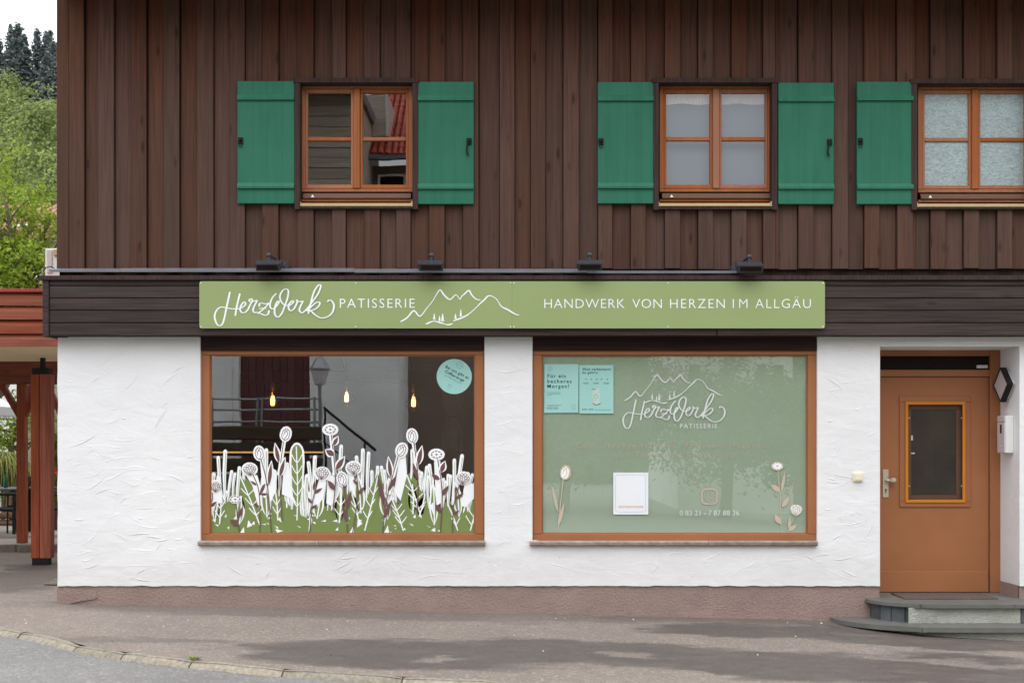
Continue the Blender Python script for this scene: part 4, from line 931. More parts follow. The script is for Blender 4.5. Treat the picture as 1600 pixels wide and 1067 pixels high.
bp = rc(1333.5, 1348.5, 738, 752, -0.02); bell = thing('doorbell', 'small square ivory doorbell button on the white wall left of the door', 'doorbell', ((bp[0]+bp[1])/2, 0, bp[2]))
one('bell_housing', M['ivory'], bell, 'cbox', bp[0], bp[1], -0.022, 0.004, bp[2], bp[3], 0.004); one('bell_button', M['ivory'], bell, 'cbox', bp[0]+0.012, bp[1]-0.012, -0.027, -0.0225, bp[2]+0.014, bp[3]-0.01, 0.002)

# ================================================================== RIGHT WINDOW: film, lettering, posters
GY = 0.035+0.03                      # glass plane
fyR = GY+0.003
film = thing('window_film', 'sage green film with logo and lettering covering the right shop window', 'window film', (wx(1053), fyR, wz(833)))
a, b, c, d_ = rc(845.5, 1262, 553, 836, fyR); m = MB(); m.box(a, b, fyR+0.001, fyR+0.003, c, d_); m.build('film_sheet', M['film'], film)
TY = GY-0.003
g1_ = lambda p: (993.7+(p[0]-359.1)*0.853, 625.1+(p[1]-457.1)*0.853); g2_ = lambda p: (976.2+(p[0]-626.4)*0.8237, 585+(p[1]-452.9)*0.8237)
logo(film, TY, M['softwhite'], g1_, g2_, 0.85)
text_mesh(MB(), 'PATISSERIE', 1062.5, 1121, 669, 7.0, TY).build('lettering', M['softwhite'], film, recalc=False)
for (w, a, b, base) in (('Café,', 900, 933, 700), ('Hochzeitstorten,', 945, 1062, 700), ('Pralinen,', 1070, 1132, 700), ('Macarons', 1140, 1204, 700), ('und', 960, 984, 714), ('Torten', 993, 1036, 714), ('auf', 1043, 1065, 714), ('Bestellung', 1073, 1146, 714)):
    text_mesh(MB(), w, a, b, base, 8.6, TY, bold=-0.012).build('lettering', M['roseink'], film, recalc=False)
text_mesh(MB(), '0 83 21 - 7 87 88 36', 1062, 1155, 805, 8.0, TY).build('phone_number', M['softwhite'], film, recalc=False)
# telephone symbol
def rrect(cx, cy, w, h, r, n=5):
    pts = []
    for (sx_, sy_, a0) in ((1, -1, -90), (1, 1, 0), (-1, 1, 90), (-1, -1, 180)):
        for k in range(n): t = math.radians(a0+90*k/(n-1)); pts.append((cx+sx_*(w/2-r)+r*math.cos(t), cy+sy_*(h/2-r)+r*math.sin(t)))
    return pts
m = MB(); pr = rrect(1108.5, 775.5, 23, 23, 6); stroke(m, pr+[pr[0]], 0.014, TY, dy=-0.0003, smooth=False); m.build('phone_symbol', M['rose'], film, recalc=False)
m = MB(); stroke(m, [(1103,769),(1101,771),(1102,776),(1106,781),(1111,784),(1115,783),(1116,780),(1112,778),(1110,779),(1106,775),(1106,772),(1104,768.5)], 0.006, TY, dy=-0.0003); stroke(m, [(1109,771),(1112,772.5),(1113,776)], 0.006, TY); stroke(m, [(1109,767.5),(1114,770),(1117,776)], 0.006, TY); m.build('phone_symbol', M['rose'], film, recalc=False)
# printed flowers on the film
def ell(cx, cy, rx, ry, rot=0.0, n=14, pw=1.0):
    out = []
    for k in range(n):
        t = 2*math.pi*k/n; x = rx*math.cos(t)*(abs(math.sin(t))**(pw-1) if pw != 1 else 1); y = ry*math.sin(t); out.append((cx+x*math.cos(rot)-y*math.sin(rot), cy+x*math.sin(rot)+y*math.cos(rot)))
    return out
def leafshape(a, b, w, n=8):                       # pointed leaf from base a to tip b
    dx, dy = b[0]-a[0], b[1]-a[1]; L = math.hypot(dx, dy); ux, uy = dx/L, dy/L; l, r_ = [], []
    for k in range(n+1):
        t = k/n; q = w*math.sin(math.pi*t**0.8)*0.5; x, y = a[0]+dx*t, a[1]+dy*t; l.append((x-uy*q, y+ux*q)); r_.append((x+uy*q, y-ux*q))
    return l+r_[::-1][1:-1]
def flat(m, pts, y): m.flat([(wx(a, y), wz(b, y)) for a, b in pts], y)
def motif(parent, name, items, y0, outline=None):
    """one printed plant: list of (material, polygon or stroke) laid in order, each 0.15 mm in front of the last"""
    mats = []; m = MB(); y = y0
    for it in items:
        mt = it[0]
        if mt not in mats: mats.append(mt)
        m.m = mats.index(mt)
        if it[1] == 'poly': flat(m, it[2], y)
        else: stroke(m, it[2], it[3], y, dy=-0.0001, n=4)
        y -= 0.00025
    return m.build(name, [M[q] for q in mats], parent, recalc=False)
def tulip(cx, cy, s, rot, dark='mauve', lw=0.0055):
    R = lambda x, y: (cx+(x*math.cos(rot)-y*math.sin(rot))*s, cy+(x*math.sin(rot)+y*math.cos(rot))*s)
    body = [R(*p) for p in ((-6,-6),(-7,0),(-6,7),(-2,11),(2,11),(6,7),(7,0),(6,-6),(3,-9),(0,-11),(-3,-9))]
    return [('white', 'poly', body), (dark, 'line', body+[body[0]], lw), (dark, 'line', [R(-3,-9), R(2,-4), R(3,2), R(-1,10)], lw), (dark, 'line', [R(3,-9), R(-2,-3), R(-4,3)], lw*0.8), (dark, 'line', [R(-5,-7), R(-3,-3)], lw*0.8)]
def umbel(cx, cy, s, rot, dark='mauve', lw=0.0048):
    R = lambda x, y: (cx+(x*math.cos(rot)-y*math.sin(rot))*s, cy+(x*math.sin(rot)+y*math.cos(rot))*s)
    out = [('white', 'poly', [R(*p) for p in ((-10,-2),(-8,-6),(-3,-8),(3,-8),(8,-6),(10,-2),(8,4),(3,9),(0,10),(-3,9),(-8,4))])]
    for (x, y) in ((-7,-3),(-3,-6),(2,-6.5),(6,-4),(-4,-1.5),(0,-3),(4,-1),(8,-1)): p = [R(*q) for q in ell(x, y, 2.2, 2.0, n=8)]; out.append((dark, 'line', p+[p[0]], lw*0.8))
    for x in (-9, -5, -1, 3, 7): out.append((dark, 'line', [R(x, 0.5), R(x*0.5, 5), R(0, 9.5)], lw))
    out.append((dark, 'line', [R(-10,-1), R(-8,4), R(-3,9), R(0,10), R(3,9), R(8,4), R(10,-1)], lw)); return out
def daisy(cx, cy, s, dark='mauve', back='white', halo=True):
    out = [(back, 'poly', ell(cx, cy, 10*s, 7*s))] if halo else []
    if halo: out.append((dark, 'poly', ell(cx, cy, 8.6*s, 5.9*s)))
    for k in range(8):
        t = 2*math.pi*k/8+0.3; out.append(('white', 'poly', leafshape((cx+1*math.cos(t), cy+0.8*math.sin(t)), (cx+8.6*s*math.cos(t), cy+5.8*s*math.sin(t)), 3.9*s, 5)))
    out.append((dark, 'line', [(cx-1.5, cy-1), (cx, cy+1), (cx+1.5, cy-1)], 0.005)); return out
motif(film, 'printed_tulip', [('rose', 'line', [(880,750),(876,785),(872,831)], 0.009), ('rose', 'poly', leafshape((872,800),(862,756),5)), ('rose', 'poly', leafshape((872,822),(882,784),6)), ('rose', 'poly', ell(883.5,738,9,12,0.15))] + tulip(883, 738, 0.92, 0.15, 'rose', 0.006), TY)
motif(film, 'printed_daisy', [('rose', 'line', [(1215,735),(1219,775),(1221,831)], 0.008), ('rose', 'poly', leafshape((1221,768),(1227,736),5)), ('rose', 'poly', leafshape((1219,767),(1204,757),8)), ('rose', 'poly', leafshape((1222,792),(1234,775),8)), ('rose', 'poly', leafshape((1220,818),(1210,803),9))] + daisy(1214.5, 728, 1.0, 'rose', 'rose', True), TY)
motif(film, 'printed_umbel', [('rose', 'line', [(1242,806),(1236,818),(1232,831)], 0.007), ('rose', 'poly', leafshape((1232,829),(1246,819),7)), ('rose', 'poly', leafshape((1233,826),(1234,807),5))] + umbel(1244, 796, 0.95, 0.1, 'rose'), TY)
# posters
def poster(px0, px1, py0, py1, name, label, cat, mat, tilt=0.0, y=GY-0.007):
    x0, x1, z0, z1 = rc(px0, px1, py0, py1, y)
    t = thing(name, label, cat, ((x0+x1)/2, y, z0)); m = MB()
    m.plate([(x0+tilt*0.5, z0), (x1+tilt*0.5, z0-tilt*0.4), (x1, z1-tilt*0.4), (x0, z1)], y, y+0.003); m.build('sheet', mat, t); return t, y-0.001
p1, py_ = poster(850.8, 904, 569, 645, 'poster', 'mint green paper poster reading Für ein becheres Morgen', 'poster', M['mint'], -0.006)
for (w, a, b, base) in (('Für ein', 855.6, 884, 590), ('becheres', 855.3, 893, 598.2), ('Morgen!', 855.3, 889, 606)): text_mesh(MB(), w, a, b, base, 5.6, py_, bold=0.014).build('poster_text', M['ink'], p1, recalc=False)
m = MB(); c = ell(859.7, 576, 3.4, 3.4, n=16); stroke(m, c+[c[0]], 0.003, py_); stroke(m, [(857.6,576),(861.8,576)], 0.003, py_)
for k, (a, b) in enumerate(((613, 875), (615.3, 876), (617.3, 862), (633, 877), (635, 872))): stroke(m, [(855.5, a), (b, a)], 0.004, py_, smooth=False)
c = [(893.5,633),(894.3,639.5),(897.8,639.5),(898.6,633),(893.5,633)]; stroke(m, c, 0.003, py_, smooth=False); m.build('poster_print', M['greyink'], p1, recalc=False)
m = MB()
for a in (855.6, 865): flat(m, ell(a, 638, 0.9, 0.9), py_); stroke(m, [(a+2.2, 638), (a+6.5, 638)], 0.006, py_, smooth=False)
m.build('poster_print', M['ink'], p1, recalc=False)
p2, py_ = poster(905.2, 958.5, 570.2, 646, 'poster', 'mint green paper poster with a drinking cup picture, the right one of two posters', 'poster', M['mint'], 0.0)
for (w, a, b, base) in (('Weit verbechern!', 910, 954.5, 578.6), ("So geht's:", 910, 934.5, 583.8)): text_mesh(MB(), w, a, b, base, 3.8, py_, bold=0.012).build('poster_text', M['ink'], p2, recalc=False)
m = MB(); y = py_; flat(m, [(924.8,607.5),(936.5,607.5),(938,631),(934,632.3),(930,632.3),(926.8,631)], y); m.build('cup_picture', M['cup'], p2, recalc=False)
m = MB(); stroke(m, [(926.6,630),(930,632),(934,632),(938,630)], 0.007, py_-0.0006); stroke(m, [(925,608),(930,608.6)], 0.007, py_-0.0006); m.build('cup_picture', M['darkslate'], p2, recalc=False)
m = MB(); c = ell(931.5, 619.5, 3, 3, n=12); stroke(m, c+[c[0]], 0.003, py_-0.0008)
for a in (915.5, 924, 932.5, 940, 949): flat(m, ell(a, 592.5, 1.4, 1.2), py_)
for a in (911, 927, 943): stroke(m, [(a, 597.8), (a+8.5, 597.8)], 0.005, py_, smooth=False); stroke(m, [(a, 599.3), (a+8, 599.3)], 0.004, py_, smooth=False)
stroke(m, [(929, 640.3), (954, 640.3)], 0.004, py_, smooth=False); m.build('poster_print', M['greyink'], p2, recalc=False)
m = MB()
for a in (910.5, 920.5): flat(m, ell(a, 639.5, 0.9, 0.9), py_); stroke(m, [(a+2, 639.5), (a+6.2, 639.5)], 0.006, py_, smooth=False)
m.build('poster_print', M['ink'], p2, recalc=False)
p3, py_ = poster(958.3, 1013, 738, 803.5, 'notice', 'white paper notice with thin frame line stuck low on the green window film', 'notice', M['paper'], 0.0)
m = MB(); pr = rrect(985.5, 770.5, 47, 58, 3); stroke(m, pr+[pr[0]], 0.002, py_, smooth=False, dy=-0.0002); m.build('frame_line', M['greyink'], p3, recalc=False)
text_mesh(MB(), 'HERZWERKPATISSERIE', 966, 1005.5, 793.2, 3.4, py_).build('notice_text', M['pinkink'], p3, recalc=False)

# ================================================================== LEFT WINDOW: meadow print, round sticker
mY = GY-0.002
mead = thing('flower_decal', 'white, green and brown meadow flower print along the foot of the left shop window', 'window decal', (wx(535), mY, wz(833)))
rb = random.Random(5)
sky_ = [(327.5,788),(335,784),(345,786),(352,780),(358,776),(365,768),(373,744),(378,742),(386,748),(393,755),(399,768),(404,782),(412,790),(420,783),(427,770),(432,762),(438,772),(447,777),(455,786),(463,788),(474,800),(484,794),(492,786),(500,784),(508,790),(516,792),(524,786),(530,770),(536,762),(545,766),(554,776),(562,788),(570,784),(577,775),(584,750),(590,735),(594,732),(598,736),(600,762),(604,786),(611,794),(620,792),(626,784),(630,762),(634,745),(640,738),(648,746),(656,756),(664,768),(669,786),(675,796),(682,800),(692,786),(702,782),(712,790),(722,796),(732,790),(743.5,778)]
m = MB(); yb = mY
v = []
for (a, b) in sky_: v += [(wx(a, yb), yb, wz(b, yb)), (wx(a, yb), yb, wz(833.5, yb))]
m.add(v, [(2*i, 2*i+1, 2*i+3, 2*i+2) for i in range(len(sky_)-1)]); m.build('printed_ground', M['decalgreen'], mead, recalc=False)
def skyl(x):
    for a, b in zip(sky_, sky_[1:]):
        if a[0] <= x <= b[0]: return a[1]+(b[1]-a[1])*(x-a[0])/(b[0]-a[0])
    return 790
# tall white blades, each with a thin green side
blades = [(341,712,347,790,5.5),(352,702,352,785,6),(362,734,356,780,5),(367,738,364,778,4.5),(374,728,370,790,5.5),(381,729,380,760,5),(416,700,415,800,6),(431,736,427,775,5),(437,740,436,775,4.5),(482,720,488,800,5.5),(492,711,490,800,6),(480,740,476,806,5.5),(486,754,483,800,4.5),(515,737,512,795,4.5),(521,737,518,790,5),(533,694,532,785,6),(545,730,543,770,5),(557,711,562,775,5.5),(567,700,566,782,6),(576,705,574,770,5.5),(581,734,578,772,5),(590,727,586,750,5),(596,727,599,745,5),(601,733,602,780,4.5),(608,746,607,800,4.5),(644,701,642,750,6),(655,734,658,768,4.5),(659,736,664,772,4.5),(667,727,663,770,5.5),(671,724,677,798,5.5),(669,742,670,782,4),(693,746,690,786,4.5),(696,750,692,790,4.5),(704,741,701,782,5),(710,716,706,795,5.5),(722,709,710,792,6),(738,739,724,800,5),(742,752,732,800,4.5),(716,752,712,790,4.5),(443,715,446,775,5),(449,722,455,778,5),(508,752,504,790,4.5),(526,745,524,788,4.5),(550,745,552,780,5),(410,745,407,780,4.5),(333,770,331,800,5),(622,740,618,795,5),(685,748,681,795,5)]
for k in range(60):
    q = rb.uniform(330, 741); tpy = rb.uniform(736, 768)
    if tpy < skyl(q)-2: blades.append((q, tpy, q+rb.uniform(-6, 6), skyl(q)+8, rb.uniform(4.5, 7)))
for (tx, ty, bx_, by_, w) in blades:
    by_ = max(by_, skyl(bx_)+6); mx_ = (tx+bx_)/2+rb.uniform(-1.5, 1.5); y = mY-0.0006-rb.random()*0.001
    path = [(tx, ty+w/2), (mx_, (ty+by_)/2), (bx_, by_)]
    m = MB(); stroke(m, path, lambda dx, dz, t, w=w: w/S*(1-0.75*t**3), y, dy=-0.0001, n=5)
    m.m = 1; stroke(m, [(p[0]+w*0.12, p[1]+3) for p in path], lambda dx, dz, t, w=w: w/S*0.15*(1-0.5*t), y-0.0003, dy=-0.0001, n=5)
    m.build('printed_blade', [M['white'], M['decalgreen']], mead, recalc=False)
# white wedges between the leaves
for pts in ([(328,765),(338,768),(345,752),(348,786),(338,786),(331,806)], [(384,742),(402,742),(410,770),(405,795),(394,758)], [(424,730),(432,735),(432,764),(423,785),(418,770)], [(444,722),(452,730),(458,775),(464,788),(450,776),(440,772)], [(498,745),(510,750),(506,775),(496,792),(490,785)], [(512,740),(524,745),(526,783),(517,790),(510,786)], [(624,705),(634,712),(636,742),(626,782),(617,770)], [(678,715),(688,720),(690,785),(682,790),(680,760)], [(545,738),(553,742),(556,776),(546,768)], [(672,790),(677,784),(678,806)], [(726,755),(742,756),(743,776),(728,792),(720,790)]):
    m = MB(); flat(m, pts, mY-0.0045); m.build('printed_wedge', M['white'], mead, recalc=False)
# large green leaves with white veins
def bigleaf(a, b, w, veins=4, halo=True):
    it = []
    if halo: it.append(('white', 'poly', leafshape((a[0], a[1]), (b[0], b[1]-4), w+6, 12)))
    it += [('decalgreen', 'poly', leafshape(a, b, w, 12)), ('white', 'line', [a, ((a[0]+b[0])/2+1, (a[1]+b[1])/2), b], 0.012)]
    for k in range(veins):
        t = 0.2+0.6*k/veins; x, y = a[0]+(b[0]-a[0])*t, a[1]+(b[1]-a[1])*t
        for s_ in (-1, 1): it.append(('white', 'line', [(x, y), (x+s_*w*0.2, y-5), (x+s_*w*0.4, y-11)], 0.009))
    motif(mead, 'printed_leaf', it, mY-0.0022)
def bluntleaf(cx, y0, y1, w):
    out = [(cx-w*0.18, y1), (cx-w*0.42, y1-(y1-y0)*0.35), (cx-w*0.5, y0+(y1-y0)*0.3)] + [(cx-w*0.5*math.cos(a), y0+w*0.9-w*0.9*math.sin(a)) for a in (0.4, 0.8, 1.2, 1.57, 1.95, 2.35, 2.75)] + [(cx+w*0.5, y0+(y1-y0)*0.3), (cx+w*0.42, y1-(y1-y0)*0.35), (cx+w*0.18, y1)]
    return out
it = [('white', 'poly', bluntleaf(464, 691, 790, 24)), ('decalgreen', 'poly', bluntleaf(464, 694.5, 800, 17.5)), ('white', 'line', [(464,812),(465,760),(463,698)], 0.011)]
for k in range(5):
    for s_ in (-1, 1): yv = 715+k*17; it.append(('white', 'line', [(464, yv+8), (464+s_*4, yv+3), (464+s_*8, yv-5)], 0.009))
motif(mead, 'printed_leaf', it, mY-0.0022)
for a, b, w, vn in (((406,820),(375,743),26,3), ((343,818),(345,770),18,2), ((434,812),(430,765),17,2), ((530,815),(534,765),20,2), ((570,828),(592,735),17,3), ((658,808),(636,742),28,3), ((655,806),(664,772),16,1), ((630,828),(612,778),22,3), ((735,828),(744,785),18,2), ((560,812),(550,772),20,2), ((715,828),(700,788),16,1)): bigleaf(a, b, w, vn, False)
for k in range(11):
    xq = 340+k*38+rb.uniform(-5, 5); tq = rb.uniform(742, 776); tilt = rb.uniform(-9, 9)
    if abs(xq-464) < 14: continue
    bigleaf((xq, rb.uniform(800, 822)), (xq+tilt, tq), rb.uniform(8, 12), 0, True)
# flecks of white
for k in range(46):
    x = rb.uniform(330, 741); y = rb.uniform(802, 830); a = rb.uniform(-1, 0.6); L = rb.uniform(2, 9)
    m = MB(); pts = [(x, y), (x+L*math.cos(a), min(832, y+L*math.sin(a)-1)), (x+L*0.8*math.cos(a)+rb.uniform(0, 2.5), min(832, y+L*math.sin(a)*0.6+rb.uniform(1, 4)))]; flat(m, pts, mY-0.0014-rb.random()*0.0004); m.build('printed_fleck', M['white'], mead, recalc=False)
for pts in ([(388,812),(394,821),(386,824)], [(375,832),(381,823),(382,832)], [(559,806),(566,818),(558,824)], [(546,832),(553,820),(553,832)], [(600,832),(606,820),(608,832)], [(430,826),(443,829),(433,832)], [(484,800),(488,812),(482,832)], [(606,800),(600,822),(598,812)], [(376,800),(379,812),(372,822)], [(436,800),(440,816),(435,812)]):
    m = MB(); flat(m, pts, mY-0.0021); m.build('printed_fleck', M['white'], mead, recalc=False)
def stem(a, b, w=0.010, c=None):
    mid_ = c or ((a[0]+b[0])/2+2, (a[1]+b[1])/2); return [('mauve', 'line', [a, mid_, b], w)]
def halo_stem(a, b): return [('white', 'line', [a, ((a[0]+b[0])/2, (a[1]+b[1])/2), b], 0.034)]
fy_ = mY-0.006
def wl(a, b, w): return [('white', 'poly', leafshape(a, (b[0]+(b[0]-a[0])*0.1, b[1]+(b[1]-a[1])*0.1), w+5, 10)), ('mauve', 'poly', leafshape(a, b, w, 8))]
def bl(a, b, w): return [('mauve', 'poly', leafshape(a, b, w, 8))]
motif(mead, 'printed_tulip', halo_stem((409,718),(414,775)) + [('white', 'poly', ell(405,708,9.5,12.5,-0.15))] + stem((408,718),(424,832),0.009,(418,760)) + bl((418,772),(406,772),4) + wl((420,758),(424,722),6) + bl((414,755),(405,775),5) + tulip(405, 708, 0.85, -0.2), fy_)
motif(mead, 'printed_tulip', halo_stem((444,690),(436,740)) + [('white', 'poly', ell(446.5,678,9.5,12.5,0.2))] + stem((443,690),(441,812),0.008,(437,745)) + wl((436,723),(430,694),6) + wl((437,745),(445,716),6) + tulip(446.5, 678, 0.82, 0.2), fy_-0.004)
motif(mead, 'printed_daisy', halo_stem((517,680),(523,740)) + [('white', 'poly', ell(516,671,13,9.5))] + stem((518,680),(520,800),0.010,(524,745)) + wl((522,711),(509,703),9) + wl((525,734),(538,714),8) + wl((521,696),(528,682),6) + bl((523,765),(512,750),8) + daisy(516, 671, 1.0), fy_-0.008)
motif(mead, 'printed_tulip', [('white', 'poly', ell(534.5,748,9,12,-0.15))] + stem((537,758),(543,832),0.009,(541,790)) + bl((541,815),(536,787),5) + bl((542,795),(549,765),6) + tulip(534.5, 748, 0.85, -0.2), fy_-0.004)
motif(mead, 'printed_tulip', halo_stem((622,713),(608,770)) + [('white', 'poly', ell(627.5,703,10,12.5,0.35))] + stem((622,713),(598,832),0.010,(604,780)) + wl((611,746),(607,715),6) + bl((606,768),(619,742),6) + bl((601,792),(590,740),7) + bl((600,810),(612,780),6) + tulip(627.5, 703, 0.85, 0.4), fy_-0.008)
motif(mead, 'printed_tulip', halo_stem((646,692),(652,740)) + [('white', 'poly', ell(644,681,9.5,12.5,-0.15))] + stem((647,692),(652,800),0.010,(653,745)) + wl((653,727),(659,698),7) + bl((652,748),(645,722),6) + tulip(644, 681, 0.85, -0.15), fy_-0.002)
motif(mead, 'printed_daisy', halo_stem((682,718),(688,750)) + [('white', 'poly', ell(682,710,13,9.5))] + stem((684,718),(688,832),0.009,(691,770)) + bl((687,749),(674,741),7) + bl((691,774),(701,758),7) + bl((689,800),(680,787),8) + wl((689,738),(695,721),7) + daisy(682, 710, 1.0), fy_-0.002)
motif(mead, 'printed_umbel', [('white', 'poly', ell(390,733,13,11))] + stem((395,741),(406,832),0.008,(405,770)) + bl((401,758),(391,751),4) + bl((405,792),(396,786),4) + umbel(390, 733, 0.95, -0.1), fy_)
motif(mead, 'printed_umbel', [('white', 'poly', ell(336,760,11,11))] + stem((332,770),(328,790),0.008) + bl((328,792),(339,783),5) + umbel(337.5, 760, 0.85, 0.1), fy_)
motif(mead, 'printed_umbel', [('white', 'poly', ell(503.5,740,13,11.5))] + stem((498,748),(484,832),0.008,(488,785)) + bl((490,771),(504,762),5) + bl((490,766),(492,750),4) + bl((487,786),(481,777),4) + bl((487,794),(496,788),4) + umbel(503.5, 739, 0.98, 0.15), fy_-0.002)
motif(mead, 'printed_umbel', [('white', 'poly', ell(552.5,731,13,11.5))] + stem((557,740),(551,832),0.008,(559,775)) + bl((559,757),(551,749),4) + bl((559,772),(571,759),5) + umbel(552.5, 731, 0.98, -0.05), fy_-0.006)
motif(mead, 'printed_umbel', [('white', 'poly', ell(724,747,12,11))] + stem((718,757),(707,832),0.008,(709,790)) + bl((712,779),(725,770),5) + bl((712,768),(713,760),4) + bl((709,796),(703,786),4) + bl((709,803),(718,797),4) + umbel(724, 747, 0.95, 0.15), fy_-0.004)
motif(mead, 'printed_daisy', stem((369,787),(374,832),0.009,(371,808)) + bl((372,810),(379,791),5) + bl((372,820),(359,812),8) + daisy(367.5, 780, 0.95), fy_-0.002)
st = thing('round_sticker', 'round mint green sticker reading Coffee-to-go in the left shop window', 'sticker', (wx(710), mY, wz(615)))
m = MB(); stY = mY-0.002; m.plate([(wx(a, stY), wz(b, stY)) for a, b in ell(709.7, 588.2, 27.5, 27.4, n=48)], stY, stY+0.001); m.build('disc', M['mint'], st)
rt = math.radians(27)
for (w, a, b, base, cap, mat, bo) in (('Bei uns gibt es', 692, 732, 582.5, 4.4, 'ink', 0.016), ('Coffee-to-go', 694.5, 728, 589.3, 4.4, 'ink', 0.016), ('im Pfandbecher', 697, 727, 594.6, 3.2, 'greyink', 0.0)):
    text_mesh(MB(), w, a, b, base, cap, stY-0.001, rot=rt, centre=(711, 586), bold=bo).build('sticker_text', M[mat], st, recalc=False)
m = MB(); c = ell(718.2, 570.6, 5, 5, n=18); stroke(m, c+[c[0]], 0.003, stY-0.001); stroke(m, [(715,569.3),(721.4,571.8)], 0.004, stY-0.001); stroke(m, [(700.5,600.5),(705.5,602)], 0.004, stY-0.001, smooth=False); stroke(m, [(701,601),(699.5,607),(702.6,608),(705,602)], 0.003, stY-0.001, smooth=False); m.build('sticker_print', M['greyink'], st, recalc=False)

# ================================================================== SHOP INTERIOR THINGS
def pendant(px, py_, y, label, fat, fil):
    x = wx(px, y); zc = wz(py_, y); k = (D+y)/D
    t = thing('pendant_lamp', label, 'lamp', (x, y, zc), 'pendant bulbs in the left shop window')
    m = MB(); sw = [(x, y, zc+0.16*k), (x+0.004, y, zc+0.5), (x-0.01, y, 2.3), (x-0.1, y+0.05, 2.6)]; m.tube(sw, 0.004, 6); m.build('cable', M['iron'], t)
    m = MB(); m.lathe([(0.010, 0.20), (0.02, 0.185), (0.018, 0.16), (0.024, 0.15), (0.022, 0.115), (0.014, 0.105)], (x, y, zc-0.02), 12); m.build('lamp_holder', M['brass'], t)
    prof = [(0.012, 0.10), (0.015, 0.08), (0.058*fat, 0.045), (0.072*fat, 0.02), (0.072*fat, -0.055), (0.06*fat, -0.075), (0.03*fat, -0.08)] if fat < 1.2 else [(0.012, 0.10), (0.02, 0.07), (0.055, 0.035), (0.086, -0.015), (0.084, -0.05), (0.056, -0.09), (0.01, -0.108)]
    m = MB(); m.lathe(prof, (x, y, zc), 18); m.build('bulb', M['bulb'], t)
    m = MB()
    for k_ in range(5): a = k_*1.257; m.tube([(x+0.006*math.cos(a), y+0.006*math.sin(a), zc+0.045), (x+0.017*math.cos(a), y+0.017*math.sin(a), zc+0.0), (x+0.014*math.cos(a+0.5), y+0.014*math.sin(a+0.5), zc-0.05)], 0.0075, 5)
    m.build('filament', M[fil], t)
pendant(426, 625, 0.75, 'glowing square-shouldered pendant bulb, leftmost in the left shop window', 1.05, 'filament')
pendant(541.5, 620, 1.6, 'pale glowing pendant bulb in the middle of the left shop window', 1.3, 'filament2')
pendant(646, 627, 0.9, 'round amber pendant bulb, rightmost in the left shop window', 1.3, 'filament')
ct = thing('shop_counter', 'dark shop counter edged with a warm light strip inside the left window', 'counter', (-3, 3.0, 0.07))
yc = 3.0; ca, cb = wx(318, yc), wx(506, yc)
one('counter_front', M['dark'], ct, 'cbox', ca, cb, yc+0.02, yc+0.6, 0.07, wz(709, yc), 0.01); one('counter_top', M['darkpanel'], ct, 'cbox', ca-0.02, cb+0.02, yc-0.02, yc+0.62, wz(708.6, yc), wz(706.5, yc), 0.004)
one('light_strip', M['led'], ct, 'box', ca, cb, yc-0.03, yc-0.021, wz(707.6, yc), wz(705.2, yc))
rl = tag(one('wall_rail', M['log'], None, 'cbox', wx(320, 6.0), wx(742, 6.0), 6.1, 6.16, wz(598, 6.0), wz(593, 6.0), 0.005, base=(wx(530, 6), 6.13, wz(598, 6.0))), 'thin pale wooden rail high on the back wall of the shop', 'rail')
cur = thing('curtain', 'grey gathered curtain tied in the middle, at right inside the left shop window', 'curtain', (wx(712, 4), 4.0, wz(705, 4)))
m = MB(); v = []; yq = 4.0; NZ = 16; NXc = 26
for j in range(NZ+1):
    t = j/NZ; py2 = 610+95*t; wdt = 17*(1-0.62*math.exp(-((t-0.42)/0.16)**2))
    for i in range(NXc+1):
        u = i/NXc*2-1; v.append((wx(707+u*wdt, yq), yq+0.04*math.sin(i*1.9)*(0.4+abs(t-0.42)), wz(py2, yq)))
m.add(v, [(j*(NXc+1)+i, j*(NXc+1)+i+1, (j+1)*(NXc+1)+i+1, (j+1)*(NXc+1)+i) for j in range(NZ) for i in range(NXc)], True); m.build('curtain_cloth', M['fabric'], cur)
one('curtain_tie', M['maroon'], cur, 'cbox', wx(700, 3.92), wx(714, 3.92), 3.93, 3.945, wz(652, 3.93), wz(648, 3.93), 0.004)

# ================================================================== LEFT: PATIO, PERGOLA, GARDEN
PZ = 0.12; PY0 = 5.4
m = MB(); m.box(-22, XL-0.35, PY0+0.14, 13.5, -0.3, PZ-0.004); tag(m.build('patio', M['greywall']), kind='structure')
pk = thing('patio_kerb', 'x', 'x'); del pk['label'], pk['category']; pk['kind'] = 'structure'
x = -20.0
while x < XL-0.3: one('kerb_stone', M['patiokerb'], pk, 'cbox', x, min(x+0.99, XL-0.3), PY0, PY0+0.138, -0.2, PZ+random.uniform(-0.004, 0.004), 0.012); x += 1.0
perg = thing('pergola', 'red-brown timber pergola with louvred fascia beside the house', 'pergola', (-6.5, 3.6, 0.02))
PF = 2.0; xr = wx(93, PF)+0.05; xl_ = -11.0; zs = wz(541, PF)
for (a, b) in ((456.5, 477), (477.5, 499), (499.5, 521), (521.5, 541)):
    zb, zt = wz(b, PF), wz(a, PF); m = MB(); m.xprism([(PF, zb), (PF, zt-0.06), (PF+0.03, zt-0.022), (PF+0.05, zt), (PF+0.06, zt), (PF+0.06, zb)], xl_, xr); m.build('fascia_board', M['redwood_x'], perg)
one('metal_cap', M['redcap'], perg, 'cbox', xl_, xr, PF-0.02, PF+0.3, wz(456.4, PF), wz(451.5, PF), 0.004)
m = MB(); m.box(xl_, xr, PF+0.062, 4.25, zs-0.002, zs+0.02); m.build('soffit', M['plywood'], perg)
m = MB(); m.box(xl_, xr, PF+0.1, 6.2, zs+0.3, zs+0.34); m.build('roof_deck', M['redwood_x'], perg)
for k in range(3):
    y = 4.4+k*0.6; one('ceiling_board', M['redwood_x'], perg, 'box', xl_, xr, y, y+0.56, zs+0.22, zs+0.245)
